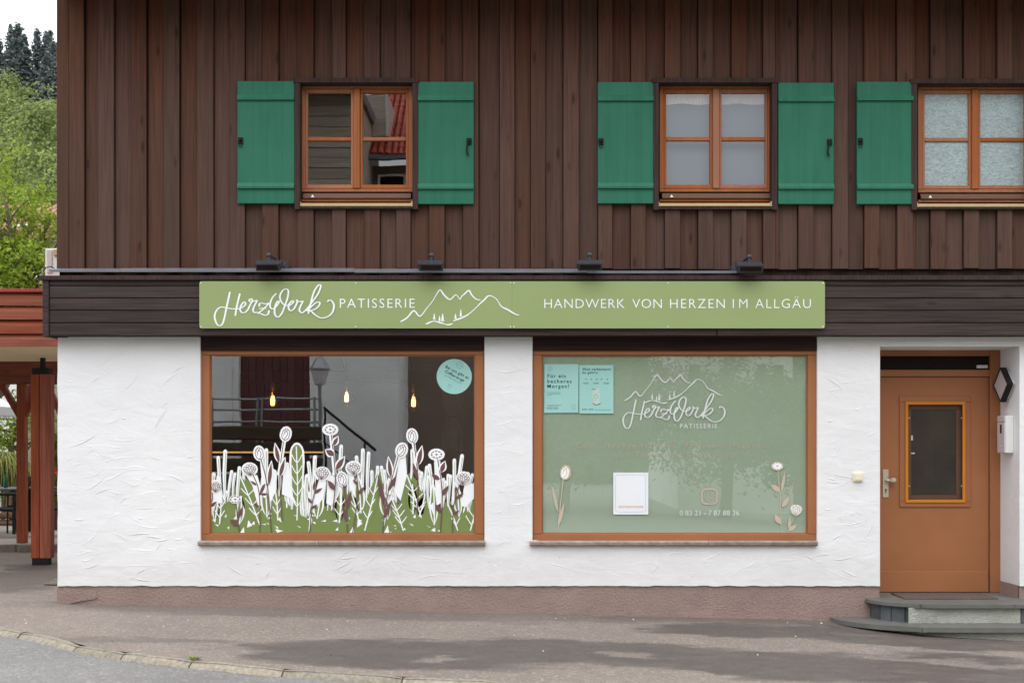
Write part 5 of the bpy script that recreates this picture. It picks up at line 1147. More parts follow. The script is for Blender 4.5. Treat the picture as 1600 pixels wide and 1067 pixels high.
for px in (20, 55, 110): pass
for k in range(9):
    xx = -10.6+k*0.72; one('rafter', M['redwood'], perg, 'cbox', xx, xx+0.08, 4.3, 6.3, zs+0.07, zs+0.215, 0.006)
for px in (12, 16, 20.8):
    pass
for x_ in (wx(21.8, PF-0.001), wx(21.8, PF)-1.2):
    for py in (459, 469, 481.5, 491.5, 504.5, 514.5, 527, 535):
        m = MB(); m.lathe([(0.003, -0.003), (0.005, 0.0)], (x_, PF-0.0005, wz(py, PF)), 6, 'y'); m.build('screw', M['alu'], perg)
yp = 3.6
a, b, c, d_ = rc(48, 61, 584, 872, yp); one('post', M['redwood'], perg, 'cbox', a, b, yp, yp+0.12, c, d_, 0.006)
a, b, c, d_ = rc(62.2, 79.5, 584, 872, yp); one('post', M['redwood'], perg, 'cbox', a, b, yp-0.01, yp+0.12, c, d_, 0.006)
a, b, c, d_ = rc(50, 76, 872, 883.5, yp+0.01); one('post_shoe', M['iron'], perg, 'cbox', a, b, yp+0.005, yp+0.11, ground(-5, yp)-0.01, wz(871.8, yp), 0.004)
a, b, c, d_ = rc(50.5, 77, 575, 584.2, yp); one('post_cap', M['iron'], perg, 'cbox', a, b, yp-0.014, yp+0.125, c, d_, 0.004)
a, b, c, d_ = rc(61, 67.5, 563, 575, yp); one('post_stem', M['iron'], perg, 'box', a, b, yp+0.03, yp+0.08, c, zs, )
y2 = 5.75
a, b, c, d_ = rc(25.5, 39, 600, 848, y2); p2x = (a+b)/2; one('post', M['redwood'], perg, 'cbox', a, b, y2, y2+0.115, PZ-0.003, d_, 0.006)
zb_ = wz(600, y2); one('beam', M['redwood_x'], perg, 'cbox', xl_, XL-0.1, y2-0.01, y2+0.11, zb_, zb_+0.16, 0.006)
m = MB(); m.bar((xl_, 4.55, zs-0.03), (XL-0.05, 4.9, zs-0.04), 0.1, 0.16); m.build('beam', M['redwood_x'], perg)
for s_ in (-1, 1):
    m = MB(); m.bar((p2x+s_*0.02, y2+0.055, zb_-0.48), (p2x+s_*0.30, y2+0.055, zb_+0.01), 0.075, 0.09, (0, 1, 0)); m.build('brace', M['redwood'], perg)
m = MB(); m.bar((p2x, y2+0.06, zb_-0.48), (p2x-0.02, y2+0.55, zb_+0.12), 0.075, 0.09, (1, 0, 0)); m.build('brace', M['redwood'], perg)
p3x = wx(101, y2); one('post', M['redwood'], perg, 'cbox', p3x, p3x+0.12, y2, y2+0.115, PZ-0.003, zb_, 0.006)
m = MB(); m.bar((p3x, y2+0.055, zb_-0.55), (p3x-0.3, y2+0.055, zb_+0.01), 0.075, 0.09, (0, 1, 0)); m.build('brace', M['redwood'], perg)
for xx in (-8.7, -10.6): one('post', M['redwood'], perg, 'cbox', xx, xx+0.115, y2, y2+0.115, PZ-0.003, zb_, 0.006); one('post', M['redwood'], perg, 'cbox', xx, xx+0.2, yp, yp+0.12, ground(xx, yp), zs, 0.006)
# parasol
uy = 8.2; ux = wx(-75, uy); uz = wz(641, uy)
um = thing('parasol', 'white garden parasol standing on the patio behind the pergola posts', 'parasol', (ux, uy, PZ))
m = MB(); R_ = wx(26, uy)-ux; n = 8; v = [(ux, uy, uz+0.62)]+[(ux+R_*math.cos(2*math.pi*k/n), uy+R_*math.sin(2*math.pi*k/n), uz+0.05) for k in range(n)]+[(ux+R_*math.cos(2*math.pi*k/n), uy+R_*math.sin(2*math.pi*k/n), uz-0.09) for k in range(n)]
m.add(v, [(0, 1+k, 1+(k+1) % n) for k in range(n)]+[(1+k, 1+n+k, 1+n+(k+1) % n, 1+(k+1) % n) for k in range(n)]); m.build('canopy', M['canvas'], um)
m = MB(); m.tube([(ux, uy, PZ), (ux, uy, uz+0.66)], 0.024, 10); m.build('pole', M['galv'], um); m = MB(); m.lathe([(0.26, 0), (0.26, 0.04), (0.05, 0.07), (0.04, 0.3)], (ux, uy, PZ), 20); m.build('base', M['patiokerb'], um)
for k in range(8):
    a = 2*math.pi*k/8; m = MB(); m.tube([(ux, uy, uz+0.57), (ux+R_*0.98*math.cos(a), uy+R_*0.98*math.sin(a), uz+0.03)], 0.008, 5); m.build('rib', M['galv'], um)
# chairs and table
def chair(cx, cy, rot, label):
    t = thing('patio_chair', label, 'chair', (cx, cy, PZ), 'black rattan chairs on the patio')
    c, s_ = math.cos(rot), math.sin(rot); P = lambda x, y, z: (cx+x*c-y*s_, cy+x*s_+y*c, PZ+z)
    def bx(name, q, d0=0.028):
        m = MB(); m.tube([P(*p) for p in q], d0/2, 8); m.build(name, M['chairblack'], t)
    for sx_ in (-0.25, 0.25):
        bx('leg', [(sx_, -0.24, 0), (sx_, -0.22, 0.42), (sx_*1.04, -0.18, 0.64)]); bx('leg', [(sx_*1.02, 0.28, 0), (sx_, 0.22, 0.42), (sx_*0.96, 0.32, 0.88)])
        bx('armrest', [(sx_*1.04, -0.2, 0.63), (sx_*1.08, 0.0, 0.66), (sx_*1.0, 0.27, 0.66)], 0.04)
    m = MB(); m.add([P(-0.25,-0.25,0.41), P(0.25,-0.25,0.41), P(0.25,0.24,0.39), P(-0.25,0.24,0.39), P(-0.25,-0.25,0.45), P(0.25,-0.25,0.45), P(0.25,0.24,0.43), P(-0.25,0.24,0.43)], [(0,3,2,1),(4,5,6,7),(0,1,5,4),(1,2,6,5),(2,3,7,6),(3,0,4,7)]); m.build('seat', M['chairblack'], t)
    m = MB(); v = []
    for j in range(7):
        z = 0.43+0.47*j/6; dy = 0.23+0.10*j/6
        for i in range(7): u = i/6*2-1; v.append(P(u*0.24, dy+0.035*(1-u*u), z-(0.03*u*u if j == 6 else 0)))
    f = [(j*7+i, j*7+i+1, (j+1)*7+i+1, (j+1)*7+i) for j in range(6) for i in range(6)]; n = len(v); v += [(p[0]-0.02*s_*-1, p[1]+0.02*c, p[2]) for p in v]; f += [tuple(q+n for q in ff[::-1]) for ff in f]
    m.add(v, f, True); m.build('backrest', M['chairblack'], t, recalc=False)
chair(wx(6, 7.0), 7.0, -1.45, 'black rattan armchair at the left picture edge, before the patio table')
chair(wx(44, 7.9), 7.9, 0.1, 'black rattan chair between the two brown pergola posts')
chair(wx(92, 7.2), 7.2, 1.5, 'black rattan chair half hidden behind the white house corner')
tbx, tby = wx(8, 7.7), 7.75
tb = thing('patio_table', 'dark patio table with a green bottle on it, at the left picture edge', 'table', (tbx, tby, PZ))
one('table_top', M['alu'], tb, 'cbox', tbx-0.8, tbx+0.30, tby-0.35, tby+0.35, PZ+0.70, PZ+0.73, 0.006)
for (dx, dy) in ((-0.75, -0.3), (0.25, -0.3), (-0.75, 0.3), (0.25, 0.3)): one('leg', M['chairblack'], tb, 'box', tbx+dx-0.02, tbx+dx+0.02, tby+dy-0.02, tby+dy+0.02, PZ, PZ+0.70)
bo = MB(); bo.lathe([(0.03, 0), (0.034, 0.01), (0.034, 0.13), (0.014, 0.18), (0.013, 0.24), (0.015, 0.245)], (wx(9, 7.7), 7.7, PZ+0.731), 12); tag(bo.build('bottle', M['bottle'], None, (wx(9, 7.7), 7.7, PZ+0.731)), 'small green bottle standing on the patio table', 'bottle')
# low log fence behind the patio
lf_ = thing('log_fence', 'low brown round-log fence behind the patio chairs', 'fence', (-8, 9.6, PZ))
for (q, r_) in ((806, 0.055), (817, 0.055), (827, 0.05)): m = MB(); z = wz(q, 9.6); m.tube([(-13+k*1.0, 9.6+0.01*math.sin(k), z+0.01*math.sin(k*2)) for k in range(9)], r_, 10); m.build('log_rail', M['log'], lf_)
for xx in (-12.5, -10.7, -8.9, -7.1, -5.6): m = MB(); m.tube([(xx, 9.7, -0.1), (xx, 9.7, 0.62)], 0.06, 10); m.build('fence_post', M['log'], lf_)

# ------------------------------------------------------------------ foliage builders
def leaf_quad(m, p, sz, rng, face=None):
    n = Vector((rng.gauss(0, 1), rng.gauss(0, 1), rng.gauss(0.5, 1)))
    if face is not None: n = n*0.42+face*1.3
    n.normalize(); t = n.cross(Vector((rng.gauss(0,1), rng.gauss(0,1), rng.gauss(0,1))));
    if t.length < 1e-3: t = Vector((1, 0, 0))
    t.normalize(); b = n.cross(t); a = sz*rng.uniform(0.7, 1.3); w = a*0.55
    m.add([p-t*a*0.5, p+b*w*0.5+n*a*0.08, p+t*a*0.5, p-b*w*0.5+n*a*0.08], [(0, 1, 2, 3)])
def limb(m, a, b, r0, r1, rng, bend=0.12, n=5):
    a, b = Vector(a), Vector(b); L = (b-a).length; o = Vector((rng.uniform(-1,1), rng.uniform(-1,1), rng.uniform(-0.4,0.6)))*L*bend
    pts = [a.lerp(b, k/n)+o*math.sin(math.pi*k/n) for k in range(n+1)]; m.tube(pts, [r0+(r1-r0)*k/n for k in range(n+1)], 7); return pts
def crown(m, c, rad, nclump, nleaf, sz, rng, sq=(1, 1, 1), shell=0.55):
    for _ in range(nclump):
        d_ = Vector((rng.gauss(0,1), rng.gauss(0,1), rng.gauss(0,1))).normalized(); k = rng.uniform(shell, 1.0)
        p = Vector(c)+Vector((d_.x*rad*sq[0]*k, d_.y*rad*sq[1]*k, d_.z*rad*sq[2]*k)); rr = rad*rng.uniform(0.16, 0.34)
        for _ in range(nleaf):
            e = Vector((rng.gauss(0,1), rng.gauss(0,1), rng.gauss(0,0.8)))*rr*0.5; leaf_quad(m, p+e, sz, rng, (d_*0.6+e.normalized()*0.7+Vector((0, 0, 0.25))))
# near leafy tree above the pergola
rt_ = random.Random(21); ty0 = 11.0; tr = thing('garden_tree', 'bright green leafy garden tree with bare grey limbs rising behind the pergola fascia', 'tree', (wx(-30, ty0), ty0, 0))
bs = Vector((wx(-30, ty0), ty0, 0)); mt = MB(); lm = MB()
limb(mt, bs, bs+Vector((0.15, 0, 2.2)), 0.17, 0.13, rt_, 0.03); fork = bs+Vector((0.15, 0, 2.2)); tips = []
ends = [((80, 345), 0.2), ((45, 360), -0.3), ((10, 380), -0.5), ((30, 340), 0.4), ((-30, 290), 0.3), ((-80, 330), 0), ((-120, 380), 0.3), ((60, 430), 0.0), ((20, 430), -0.7), ((-60, 420), 0.5), ((5, 300), -0.2), ((78, 400), 0.3)]
for (e, dy) in ends:
    pe = Vector((wx(e[0], ty0+dy), ty0+dy, wz(e[1], ty0+dy))); pts = limb(mt, fork, pe, 0.075, 0.022, rt_, 0.14); tips.append(pts)
    for _ in range(5):
        q = pts[rt_.randint(2, 5)]; pe2 = q+Vector((rt_.uniform(-0.7, 0.7), rt_.uniform(-0.6, 0.6), rt_.uniform(-0.15, 0.7))); p2 = limb(mt, q, pe2, 0.02, 0.006, rt_, 0.15, 4); tips.append(p2)
mt.build('trunk', M['bark'], tr)
for pts in tips:
    for q in pts[2:]:
        for _ in range(3):
            cc = q+Vector((rt_.gauss(0, 0.16), rt_.gauss(0, 0.16), rt_.gauss(0.05, 0.14)))
            for _ in range(16): leaf_quad(lm, cc+Vector((rt_.gauss(0, 0.09), rt_.gauss(0, 0.09), rt_.gauss(0, 0.08))), 0.1, rt_)
for _ in range(330):
    px = rt_.uniform(-130, 72); py = rt_.triangular(375, 470, 440); dy = rt_.uniform(-0.9, 0.6); cc = Vector((wx(px, ty0+dy), ty0+dy, wz(py, ty0+dy)))
    if px > 45 and py > 410: continue
    for _ in range(18): leaf_quad(lm, cc+Vector((rt_.gauss(0, 0.12), rt_.gauss(0, 0.12), rt_.gauss(0, 0.11))), 0.105, rt_)
lm.build('crown', M['leaf'], tr, recalc=False)
# neighbouring houses on the left
nb = thing('neighbour_house', 'low neighbouring house with terracotta tile roof behind the garden tree', 'house', (-9, 19, 0))
ny = 19.0; ex0, ex1 = -26.0, wx(100, ny)+1.5; ze = wz(372, ny); zr = wz(336, ny)
one('wall', M['whitewall'], nb, 'box', ex0+0.4, ex1, ny+0.6, ny+7, -0.3, ze+0.05)
m = MB(); m.xprism([(ny, ze), (ny, ze+0.12), (ny+3.6, ze+1.55), (ny+7.4, ze+0.12), (ny+7.4, ze), (ny+3.6, ze+1.35)], ex0, ex1+0.5); rf = m.build('roof', M['oldtile'], nb)
m = MB(); x = ex0
for r_ in range(8):
    yy = ny+r_*0.45; zz = ze+0.125+r_*0.178; x = -16.0
    while x < ex1+0.3: m.tube([(x, yy-0.02, zz), (x, yy+0.46, zz+0.178+0.012)], 0.09, 6); x += 0.24
tag(m.build('roof_tile', M['oldtile'], rf, recalc=False), kind='stuff')
one('gutter', M['mailwhite'], nb, 'cbox', wx(20, ny-0.1), wx(44, ny-0.1), ny-0.14, ny-0.04, wz(357, ny), wz(352, ny), 0.02)
shd = thing('brown_shed', 'brown tiled lean-to roof showing above the pergola fascia', 'shed', (wx(70, 13), 13, 0))
one('wall', M['creamwall'], shd, 'box', wx(38, 13), wx(93, 13)+1.5, 13.2, 15, 0, wz(452, 13))
m = MB()
for r_ in range(6):
    for k in range(16): x = wx(40, 13)+k*0.2; m.tube([(x, 12.9+r_*0.28, wz(455, 13)+r_*0.11), (x, 12.9+r_*0.28+0.3, wz(455, 13)+r_*0.11+0.135)], 0.075, 6)
m.build('roof', M['browntile'], shd)
vt = thing('vent_box', 'white panelled metal box beside the upper corner of the cladding', 'vent box', (wx(80, 6), 6, wz(425, 6)))
a, b, c, d_ = rc(70.5, 95, 388, 455, 6); one('box_body', M['mailwhite'], vt, 'cbox', a, b, 6, 6.4, c, d_, 0.01)
a, b, c, d_ = rc(73.5, 82, 391, 427, 6); one('box_panel', M['mailgrey'], vt, 'cbox', a, b, 5.985, 5.999, c, d_, 0.006); a, b, c, d_ = rc(84, 92, 390, 400, 6); one('box_panel', M['cream'], vt, 'cbox', a, b, 5.97, 5.999, c, d_, 0.006)
m = MB(); m.tube([(wx(67, 5.9), 5.9, wz(426, 5.9)), (wx(72, 5.9), 5.9, wz(418, 5.9)), (wx(79, 5.9), 5.9, wz(416.5, 5.9)), (wx(86, 5.9), 5.9, wz(420, 5.9))], 0.008, 6); m.build('cable', M['iron'], vt)
gh = thing('garden_house', 'pale rendered garden house seen between the pergola posts', 'house', (-8, 16, 0)); gy = 14.0
one('wall', M['creamwall'], gh, 'box', wx(30, gy), XL+1.0, gy, gy+3.5, -0.3, wz(648, gy)); one('eave', M['browntile'], gh, 'box', wx(28, gy-0.35), XL+1.0, gy-0.4, gy+3.6, wz(646, gy), wz(638, gy))
m = MB(); m.xprism([(gy-0.45, wz(637.5, gy)), (gy-0.45, wz(632, gy)), (gy+1.8, wz(610, gy)), (gy+4.0, wz(632, gy)), (gy+4.0, wz(637.5, gy))], wx(27, gy-0.4), XL+1.0); m.build('roof', M['browntile'], gh)
one('window', M['glass'], gh, 'box', wx(52, gy), wx(62, gy), gy-0.02, gy-0.005, wz(705, gy), wz(668, gy))
# hedge, shrub, flowers, small tree
rh = random.Random(8)
m = MB(); hy = 11.5
for _ in range(5200): leaf_quad(m, Vector((rh.uniform(wx(74, hy), wx(120, hy)), hy+rh.uniform(-0.3, 0.4), rh.uniform(PZ, wz(681, hy)+rh.gauss(0, 0.03)))), 0.07, rh)
tag(m.build('hedge', M['hedge'], None, (wx(90, hy), hy, 0), recalc=False), 'clipped yellow-green hedge showing right of the big pergola post', 'hedge')
pf = thing('flower_bush', 'leafy pot plant with red blooms at the white house corner', 'plant', (wx(86, 8.5), 8.5, PZ))
m = MB(); mf = MB()
for _ in range(420): leaf_quad(m, Vector((wx(86, 8.6)+rh.gauss(0, 0.14), 8.6+rh.gauss(0, 0.14), rh.uniform(PZ+0.25, wz(740, 8.6)))), 0.08, rh)
for _ in range(60): leaf_quad(mf, Vector((wx(83, 8.4)+rh.gauss(0, 0.1), 8.4+rh.gauss(0, 0.08), wz(735, 8.4)+rh.gauss(0, 0.05))), 0.05, rh)
m.build('foliage', M['hedge'], pf, recalc=False); mf.build('bloom', M['redflower'], pf, recalc=False)
m = MB(); m.lathe([(0.12, 0), (0.17, 0.28), (0.18, 0.28), (0.18, 0.31)], (wx(86, 8.6), 8.6, PZ), 16); m.build('pot', M['browntile'], pf)
m = MB(); wyv = 10.4
for _ in range(520):
    a = rh.uniform(0, 6.28); r_ = rh.uniform(0.15, 0.62); b0 = Vector((wx(4, wyv)+rh.gauss(0, 0.05), wyv+rh.gauss(0, 0.05), 1.0)); top = b0+Vector((math.cos(a)*r_*0.5, math.sin(a)*r_*0.5, rh.uniform(0.2, 0.42))); en = b0+Vector((math.cos(a)*r_, math.sin(a)*r_, rh.uniform(-0.6, 0.05)))
    m.tube([b0, top, top.lerp(en, 0.5)+Vector((math.cos(a)*0.04, 0, 0.06)), en], [0.007, 0.009, 0.009, 0.003], 3, caps=False)
m2 = thing('weeping_shrub', 'drooping yellow-green shrub behind the patio table', 'shrub', (wx(4, wyv), wyv, 0)); m.build('foliage', M['straw'], m2, recalc=False)
m = MB(); m.tube([(wx(4, wyv), wyv, 0), (wx(4, wyv)+0.03, wyv, 0.6), (wx(4, wyv), wyv, 1.1)], 0.04, 8); m.build('stem', M['bark'], m2)
st_ = thing('small_tree', 'slender garden tree with sparse leaves below the parasol', 'tree', (wx(15, 12.5), 12.5, 0)); m = MB(); l2 = MB()
p0_ = Vector((wx(15, 12.5), 12.5, 0)); limb(m, p0_, p0_+Vector((0.1, 0, 2.0)), 0.07, 0.05, rh, 0.03)
for _ in range(16):
    q = p0_+Vector((0.1, 0, rh.uniform(1.0, 2.0))); e = q+Vector((rh.uniform(-1.1, 0.9), rh.uniform(-0.7, 0.7), rh.uniform(0.1, 1.2))); pts = limb(m, q, e, 0.025, 0.006, rh, 0.1)
    for w_ in pts[2:]:
        for _ in range(26): leaf_quad(l2, w_+Vector((rh.gauss(0, 0.16), rh.gauss(0, 0.16), rh.gauss(0, 0.13))), 0.08, rh)
m.build('trunk', M['bark'], st_); l2.build('crown', M['leaf'], st_, recalc=False)
lw = thing('garden_shrub_wall', 'x', 'x'); bpy.data.objects.remove(lw)
m = MB()
for _ in range(7000): leaf_quad(m, Vector((rh.uniform(-24, wx(45, 18)), 18+rh.gauss(0, 0.3), rh.uniform(0, 2.6+0.5*math.sin(rh.uniform(0, 6))))), 0.12, rh)
tag(m.build('garden_shrubbery', M['darkleaf'], None, (-15, 18, 0), recalc=False), kind='stuff')
# ------------------------------------------------------------------ hillside
def hill(x, y):
    if y < 38: return -0.6
    return -0.6 + (y-38)*0.44 + 2.2*noise.noise(Vector((x*0.04, y*0.04, 0)))*min(1, (y-38)/20)
tag(sheet('hillside', lr(-220, 120, 34), lr(38, 165, 24), hill, M['understorey']), kind='structure')
rw = random.Random(31); m = MB()
y = 44.0
while y < 119:
    x0_ = wx(-90, y); x1_ = wx(430, y); x = x0_+rw.uniform(0, 4)
    while x < x1_:
        R0 = rw.uniform(2.6, 4.6); zc = hill(x, y)+R0*1.25; far = y/60
        if y > 104 and wx(115, y) > x > wx(20+(119-y)*2.2, y): x += 3; continue
        near = (wx(-25, y) < x < wx(115, y))
        crown(m, (x, y+rw.uniform(-1.5, 1.5), zc), R0, 80 if near else 26, 46 if near else 30, 0.25+0.07*far, rw, (1, 1, 1.15), 0.45)
        x += R0*1.9
    y += 7.0
print('wood faces', len(m.f))
tag(m.build('hillside_wood', M['wood'], None, (-40, 80, 10), recalc=False), 'pale green broad-leaved wood covering the hillside', None, None, 'stuff')
def spruce_mesh(h, r, seed):
    g = random.Random(seed); m = MB(); k = MB(); k.tube([(0, 0, 0), (0, 0, h*0.5), (0, 0, h)], [0.16*h/10, 0.09*h/10, 0.015], 7)
    n = int(h*7)
    for i in range(n):
        t = i/n; z = h*(0.06+0.93*t); L = r*(1-t)**0.85*g.uniform(0.65, 1.15)+0.12
        for _ in range(8):
            a = g.uniform(0, 6.283); d_ = Vector((math.cos(a), math.sin(a), 0)); s_ = 0
            while s_ < L:
                p = d_*s_+Vector((0, 0, z-0.28*s_+0.12*(s_/L)**2*L*0.6)); e = Vector((g.gauss(0, 0.1), g.gauss(0, 0.1), g.gauss(-0.05, 0.08)))
                leaf_quad(m, p+e, 0.42, g); s_ += 0.26
    return k, m
sp_l = [('tall dark spruce with two peaks, highest on the skyline at left', 28, 34, 14, 2.9), ('dark spruce just left of the tallest skyline spruce', 17, 36, 12.5, 2.2), ('dark spruce on the skyline at the left picture edge', -2, 60, 11, 2.4),
        ('slim dark spruce standing alone in the middle of the skyline', 58, 42, 13, 2.1), ('narrow spruce, left of the pair beside the cladding edge', 71, 46, 12.5, 1.7), ('spruce nearest the cladding edge on the skyline', 78.5, 44, 13, 2.0),
        ('dark spruce below the tallest one, shoulder of the left group', 37, 52, 12, 2.6), ('low spruce under the skyline pair beside the cladding', 84, 64, 12, 2.4), ('lowest spruce, down the slope beside the cladding edge', 88, 92, 12, 2.6), ('greyish spruce at mid slope under the lone skyline spruce', 74, 78, 12, 2.5), ('dark spruce filling the gap beneath the left skyline group', 24, 58, 12, 2.8)]
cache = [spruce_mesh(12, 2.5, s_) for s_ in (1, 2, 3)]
for i, (lab, px, py, h, r_) in enumerate(sp_l):
    yb_ = 124.0 - (py-34)*0.12 + (i % 3)*0.8; zt_ = wz(py, yb_); xb_ = wx(px, yb_)
    zb = min(hill(xb_, yb_), zt_-h); hh = zt_-zb
    t = thing('spruce_tree', lab, 'spruce', (xb_, yb_, zb), 'spruces on the skyline')
    k, q = cache[i % 3]; 
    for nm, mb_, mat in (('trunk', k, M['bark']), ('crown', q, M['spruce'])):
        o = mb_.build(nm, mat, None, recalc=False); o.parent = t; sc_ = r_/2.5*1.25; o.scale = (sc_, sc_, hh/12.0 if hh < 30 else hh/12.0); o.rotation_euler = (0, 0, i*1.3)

# ================================================================== ACROSS THE STREET (seen only as reflections)
def window_on(parent, x0, x1, y, z0, z1):
    m = MB(); m.box(x0, x1, y, y+0.05, z0, z1); w = m.build('window', M['mailwhite'], parent); one('pane', M['darkpanel'], w, 'box', x0+0.07, x1-0.07, y+0.045, y+0.06, z0+0.07, z1-0.07)
oh = thing('opposite_house', 'white house with maroon gate across the street, mirrored in the left shop window', 'house', (-6.5, -18, 0)); oy = -17.0
rz = lambda px: (px-800)/S*(D-oy)/D
one('wall', M['whitewall'], oh, 'box', rz(250), rz(372), oy-4, oy, -0.6, 6.0); one('wall', M['whitewall'], oh, 'box', rz(482), rz(622), oy-4, oy, -0.6, 6.0); one('wall', M['whitewall'], oh, 'box', rz(372), rz(482), oy-4, oy, 4.2, 6.0)
for k in range(9): a = rz(372)+k*(rz(482)-rz(372))/9; one('gate_board', M['maroon'], oh, 'box', a+0.005, a+(rz(482)-rz(372))/9-0.005, oy-0.3, oy-0.2, -0.6, 4.2)
one('upper_wall', M['shingle'], oh, 'box', rz(250), rz(560), oy-4, oy+0.05, 6.0, 10.0)
for k in range(16): one('weatherboard', M['shingle'], oh, 'box', rz(250), rz(560), oy+0.05, oy+0.07+0.015*(k % 2), 6.0+k*0.25, 6.23+k*0.25)
window_on(oh, rz(492), rz(535), oy+0.08, 6.3, 7.6)
one('roof', M['alu'], oh, 'box', rz(240), rz(565), oy-5, oy+0.8, 10.0, 10.25)
one('downpipe', M['mailwhite'], oh, 'box', rz(358), rz(362), oy, oy+0.1, -0.5, 6.0)
th = thing('tiled_house', 'red tiled house across the street, mirrored in the leftmost upper window', 'house', (-2.5, -19, 0)); ty = -19.0; r2 = lambda px: (px-800)/S*(D-ty)/D; z2 = lambda py: CZ+(HOR-py)/S*(D-ty)/D
one('wall', M['shopwall'], th, 'box', r2(564), r2(745), ty-6, ty-0.6, -0.6, z2(248)); one('gutter', M['alu'], th, 'box', r2(560), r2(750), ty-0.1, ty+0.08, z2(247), z2(241))
m = MB()
for r_ in range(13):
    for k in range(34):
        x = r2(562)+k*0.17; yy = ty-r_*0.3; zz = z2(241)+r_*0.24; m.tube([(x, yy, zz), (x, yy-0.31, zz+0.26)], [0.095, 0.075], 6)
m.build('roof', M['rooftile'], th); one('dormer', M['shingle'], th, 'box', r2(566), r2(600), ty-2, ty-0.4, z2(205), z2(140)); one('dormer_edge', M['mailwhite'], th, 'box', r2(600), r2(604), ty-2, ty-0.3, z2(206), z2(140))
window_on(th, r2(585), r2(630), ty-0.6, z2(300), z2(262))
# ramp with log guard and pipe rail
rp_ = thing('ramp_rail', 'timber and pipe guard rail of a ramp, mirrored in the left shop window', 'railing', (-5.2, -14.2, 0)); ry = -14.2; r3 = lambda px: (px-800)/S*(D-ry)/D; z3 = lambda py: CZ+(HOR-py)/S*(D-ry)/D
for (a, b) in ((666, 688), (692, 712), (716, 736), (740, 765)): one('log_beam', M['darklog'], rp_, 'cbox', r3(300), r3(502), ry, ry+0.16, z3(b), z3(a), 0.03)
for q in (623, 641, 659): m = MB(); m.tube([(r3(300), ry+0.05, z3(q)), (r3(496), ry+0.05, z3(q))], 0.026, 8); m.build('pipe', M['galv'], rp_)
for q in (330, 402, 410, 490): m = MB(); m.tube([(r3(q), ry+0.1, -0.6), (r3(q), ry+0.1, z3(620))], 0.03, 8); m.build('pipe_post', M['galv'], rp_)
sr = thing('stair_rail', 'dark metal stair rail on the white wall, mirrored in the left shop window', 'railing', (-3.8, -16.6, 0)); qy = -16.6; r4 = lambda px: (px-800)/S*(D-qy)/D; z4 = lambda py: CZ+(HOR-py)/S*(D-qy)/D
m = MB(); m.tube([(r4(504), qy, z4(637)), (r4(586), qy, z4(704))], 0.035, 8); m.build('handrail', M['iron'], sr); m = MB(); m.tube([(r4(504), qy, z4(690)), (r4(550), qy, z4(726))], 0.02, 8); m.build('handrail', M['iron'], sr)
for q, t in ((506, 640), (568, 690)): m = MB(); m.tube([(r4(q), qy, -0.6), (r4(q), qy, z4(t))], 0.028, 8); m.build('baluster', M['iron'], sr)
sl = thing('street_lamp', 'street lamp with a glass lantern head, mirrored in the left shop window', 'street lamp', (0, 0, 0)); yl = -15.2; r5 = lambda px: (px-800)/S*(D-yl)/D; z5 = lambda py: CZ+(HOR-py)/S*(D-yl)/D; lx = r5(498)
m = MB(); m.tube([(lx, yl, -0.6), (lx, yl, 0.6), (lx, yl, z5(602))], [0.09, 0.05, 0.045], 12); m.build('pole', M['galv'], sl)
m = MB(); m.lathe([(0.05, 0), (0.1, 0.03), (0.13, 0.06), (0.21, 0.36)], (lx, yl, z5(602)), 6, smooth=False); m.build('lantern_glass', M['mailgrey'], sl)
m = MB(); m.lathe([(0.24, 0.36), (0.24, 0.39), (0.1, 0.62), (0.05, 0.66), (0.03, 0.74)], (lx, yl, z5(602)), 6, smooth=False); m.build('lantern_roof', M['galv'], sl)
# house and trees mirrored in the right window
wh = thing('far_white_house', 'white house with large windows across the street, mirrored in the right shop window', 'house', (8, -27, 0)); hy2 = -26.0; r6 = lambda px: (px-800)/S*(D-hy2)/D; z6 = lambda py: CZ+(HOR-py)/S*(D-hy2)/D
one('wall', M['whitewall'], wh, 'box', r6(1060), r6(1240), hy2-8, hy2, -0.6, z6(460))
for (a, b) in ((1072, 1098), (1180, 1202), (1206, 1228)): window_on(wh, r6(a), r6(b), hy2+0.01, z6(598), z6(566))
m = MB(); m.xprism([(hy2+0.9, z6(460)), (hy2-4, z6(400)), (hy2-9, z6(460))], r6(1040), r6(1260)); m.build('roof', M['rooftile'], wh)
one('sill_band', M['mailgrey'], wh, 'box', r6(1170), r6(1236), hy2+0.01, hy2+0.12, z6(604), z6(600))
rv = random.Random(77)
for (px, yy, R0, h, lab) in ((880, -21, 2.6, 5.2, 'dense green roadside tree, mirrored at the left of the right shop window'), (985, -24, 2.4, 4.6, 'green roadside tree, mirrored behind the logo of the right shop window'), (1135, -21, 2.2, 4.0, 'dark pointed garden tree, mirrored before the white house in the right window'), (1250, -20, 2.0, 3.4, 'green bush tree, mirrored at the right edge of the right shop window')):
    xx = (px-800)/S*(D-yy)/D; t = thing('street_tree', lab, 'tree', (xx, yy, -0.6), 'trees across the street')
    m = MB(); m.tube([(xx, yy, -0.6), (xx+0.1, yy, 1.2), (xx, yy, h)], [0.2, 0.15, 0.05], 8)
    for k in range(6): a = k*1.05; m.tube([(xx, yy, 1.4+k*0.3), (xx+math.cos(a)*R0*0.6, yy+math.sin(a)*R0*0.6, 2.4+k*0.35)], [0.07, 0.02], 6)
    m.build('trunk', M['bark'], t)
    m = MB(); crown(m, (xx, yy, h*0.58), R0, 170, 60, 0.14, rv, (1, 1, h/2/R0*0.95), 0.2); m.build('crown', M['darkleaf'], t, recalc=False)

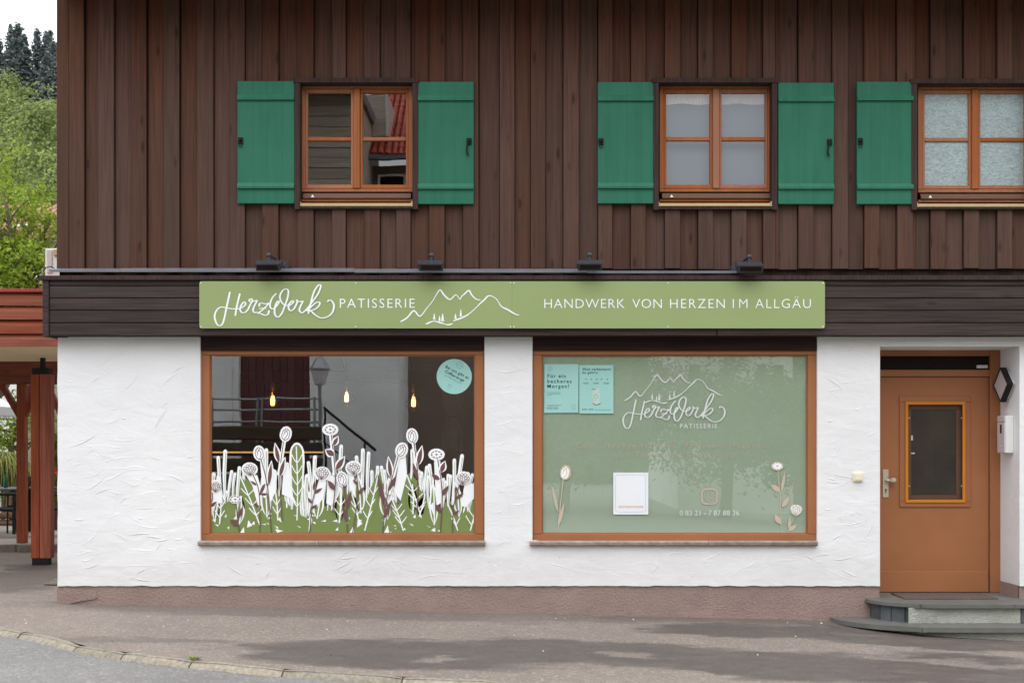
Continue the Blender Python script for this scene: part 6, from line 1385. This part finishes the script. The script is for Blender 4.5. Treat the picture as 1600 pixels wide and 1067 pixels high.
rz_ = random.Random(5); m = MB()
for _ in range(9000):
    x = rz_.uniform(-45, 60); z = rz_.uniform(-1, 1)*0.5+rz_.random()*(9+4*noise.noise(Vector((x*0.12, 0, 3)))); leaf_quad(m, Vector((x, -52+rz_.gauss(0, 1.2)-z*0.4, z)), 1.5, rz_)
tag(m.build('roadside_wood', M['darkleaf'], None, (0, -52, 0), recalc=False), kind='stuff')

tag(sheet('far_slope', lr(-80, 90, 17), lr(-95, -54, 8), lambda x, y: -0.6+(-54-y)*0.5+1.5*noise.noise(Vector((x*0.05, y*0.05, 2))), M['grass']), kind='structure')

wdx, wdy = gpix(308, 1030); m = MB(); rg = random.Random(2)
for _ in range(16):
    a = rg.uniform(0, 6.28); L = rg.uniform(0.03, 0.07); b0 = Vector((wdx+rg.gauss(0, 0.012), wdy+rg.gauss(0, 0.006), ground(wdx, wdy))); e = b0+Vector((math.cos(a)*L, math.sin(a)*L*0.6, L*0.5)); p = Vector((-math.sin(a), math.cos(a), 0))*0.008
    m.add([b0-p*0.3, b0.lerp(e, 0.5)-p, e, b0.lerp(e, 0.5)+p], [(0, 1, 2, 3)])
tag(m.build('weed', M['leaf'], None, (wdx, wdy, ground(wdx, wdy)), recalc=False), 'small green weed sprouting behind the kerb stones', 'weed')

# grit and crumbs on the pavement
rg = random.Random(12)
for tone, cnt in (('paper', 26), ('darkslate', 46), ('hedge', 14)):
    m = MB()
    for _ in range(cnt):
        px = rg.uniform(0, 1300); py = rg.choice([rg.uniform(950, 985), rg.uniform(960, 1040)]); x, y = gpix(px, max(py, 948+px*0.02)); z = ground(x, y)+0.003; r_ = rg.uniform(0.004, 0.009)
        if y < kerb_y(x)+0.05: continue
        a0 = rg.uniform(0, 6.28); m.add([(x+r_*math.cos(a0+k*1.57)*rg.uniform(0.6, 1.4), y+r_*math.sin(a0+k*1.57)*rg.uniform(0.6, 1.4), z) for k in range(4)]+[(x, y, z+r_*0.8)], [(0, 1, 4), (1, 2, 4), (2, 3, 4), (3, 0, 4)])
    tag(m.build('pavement_grit', M[tone], None, recalc=False), kind='stuff')
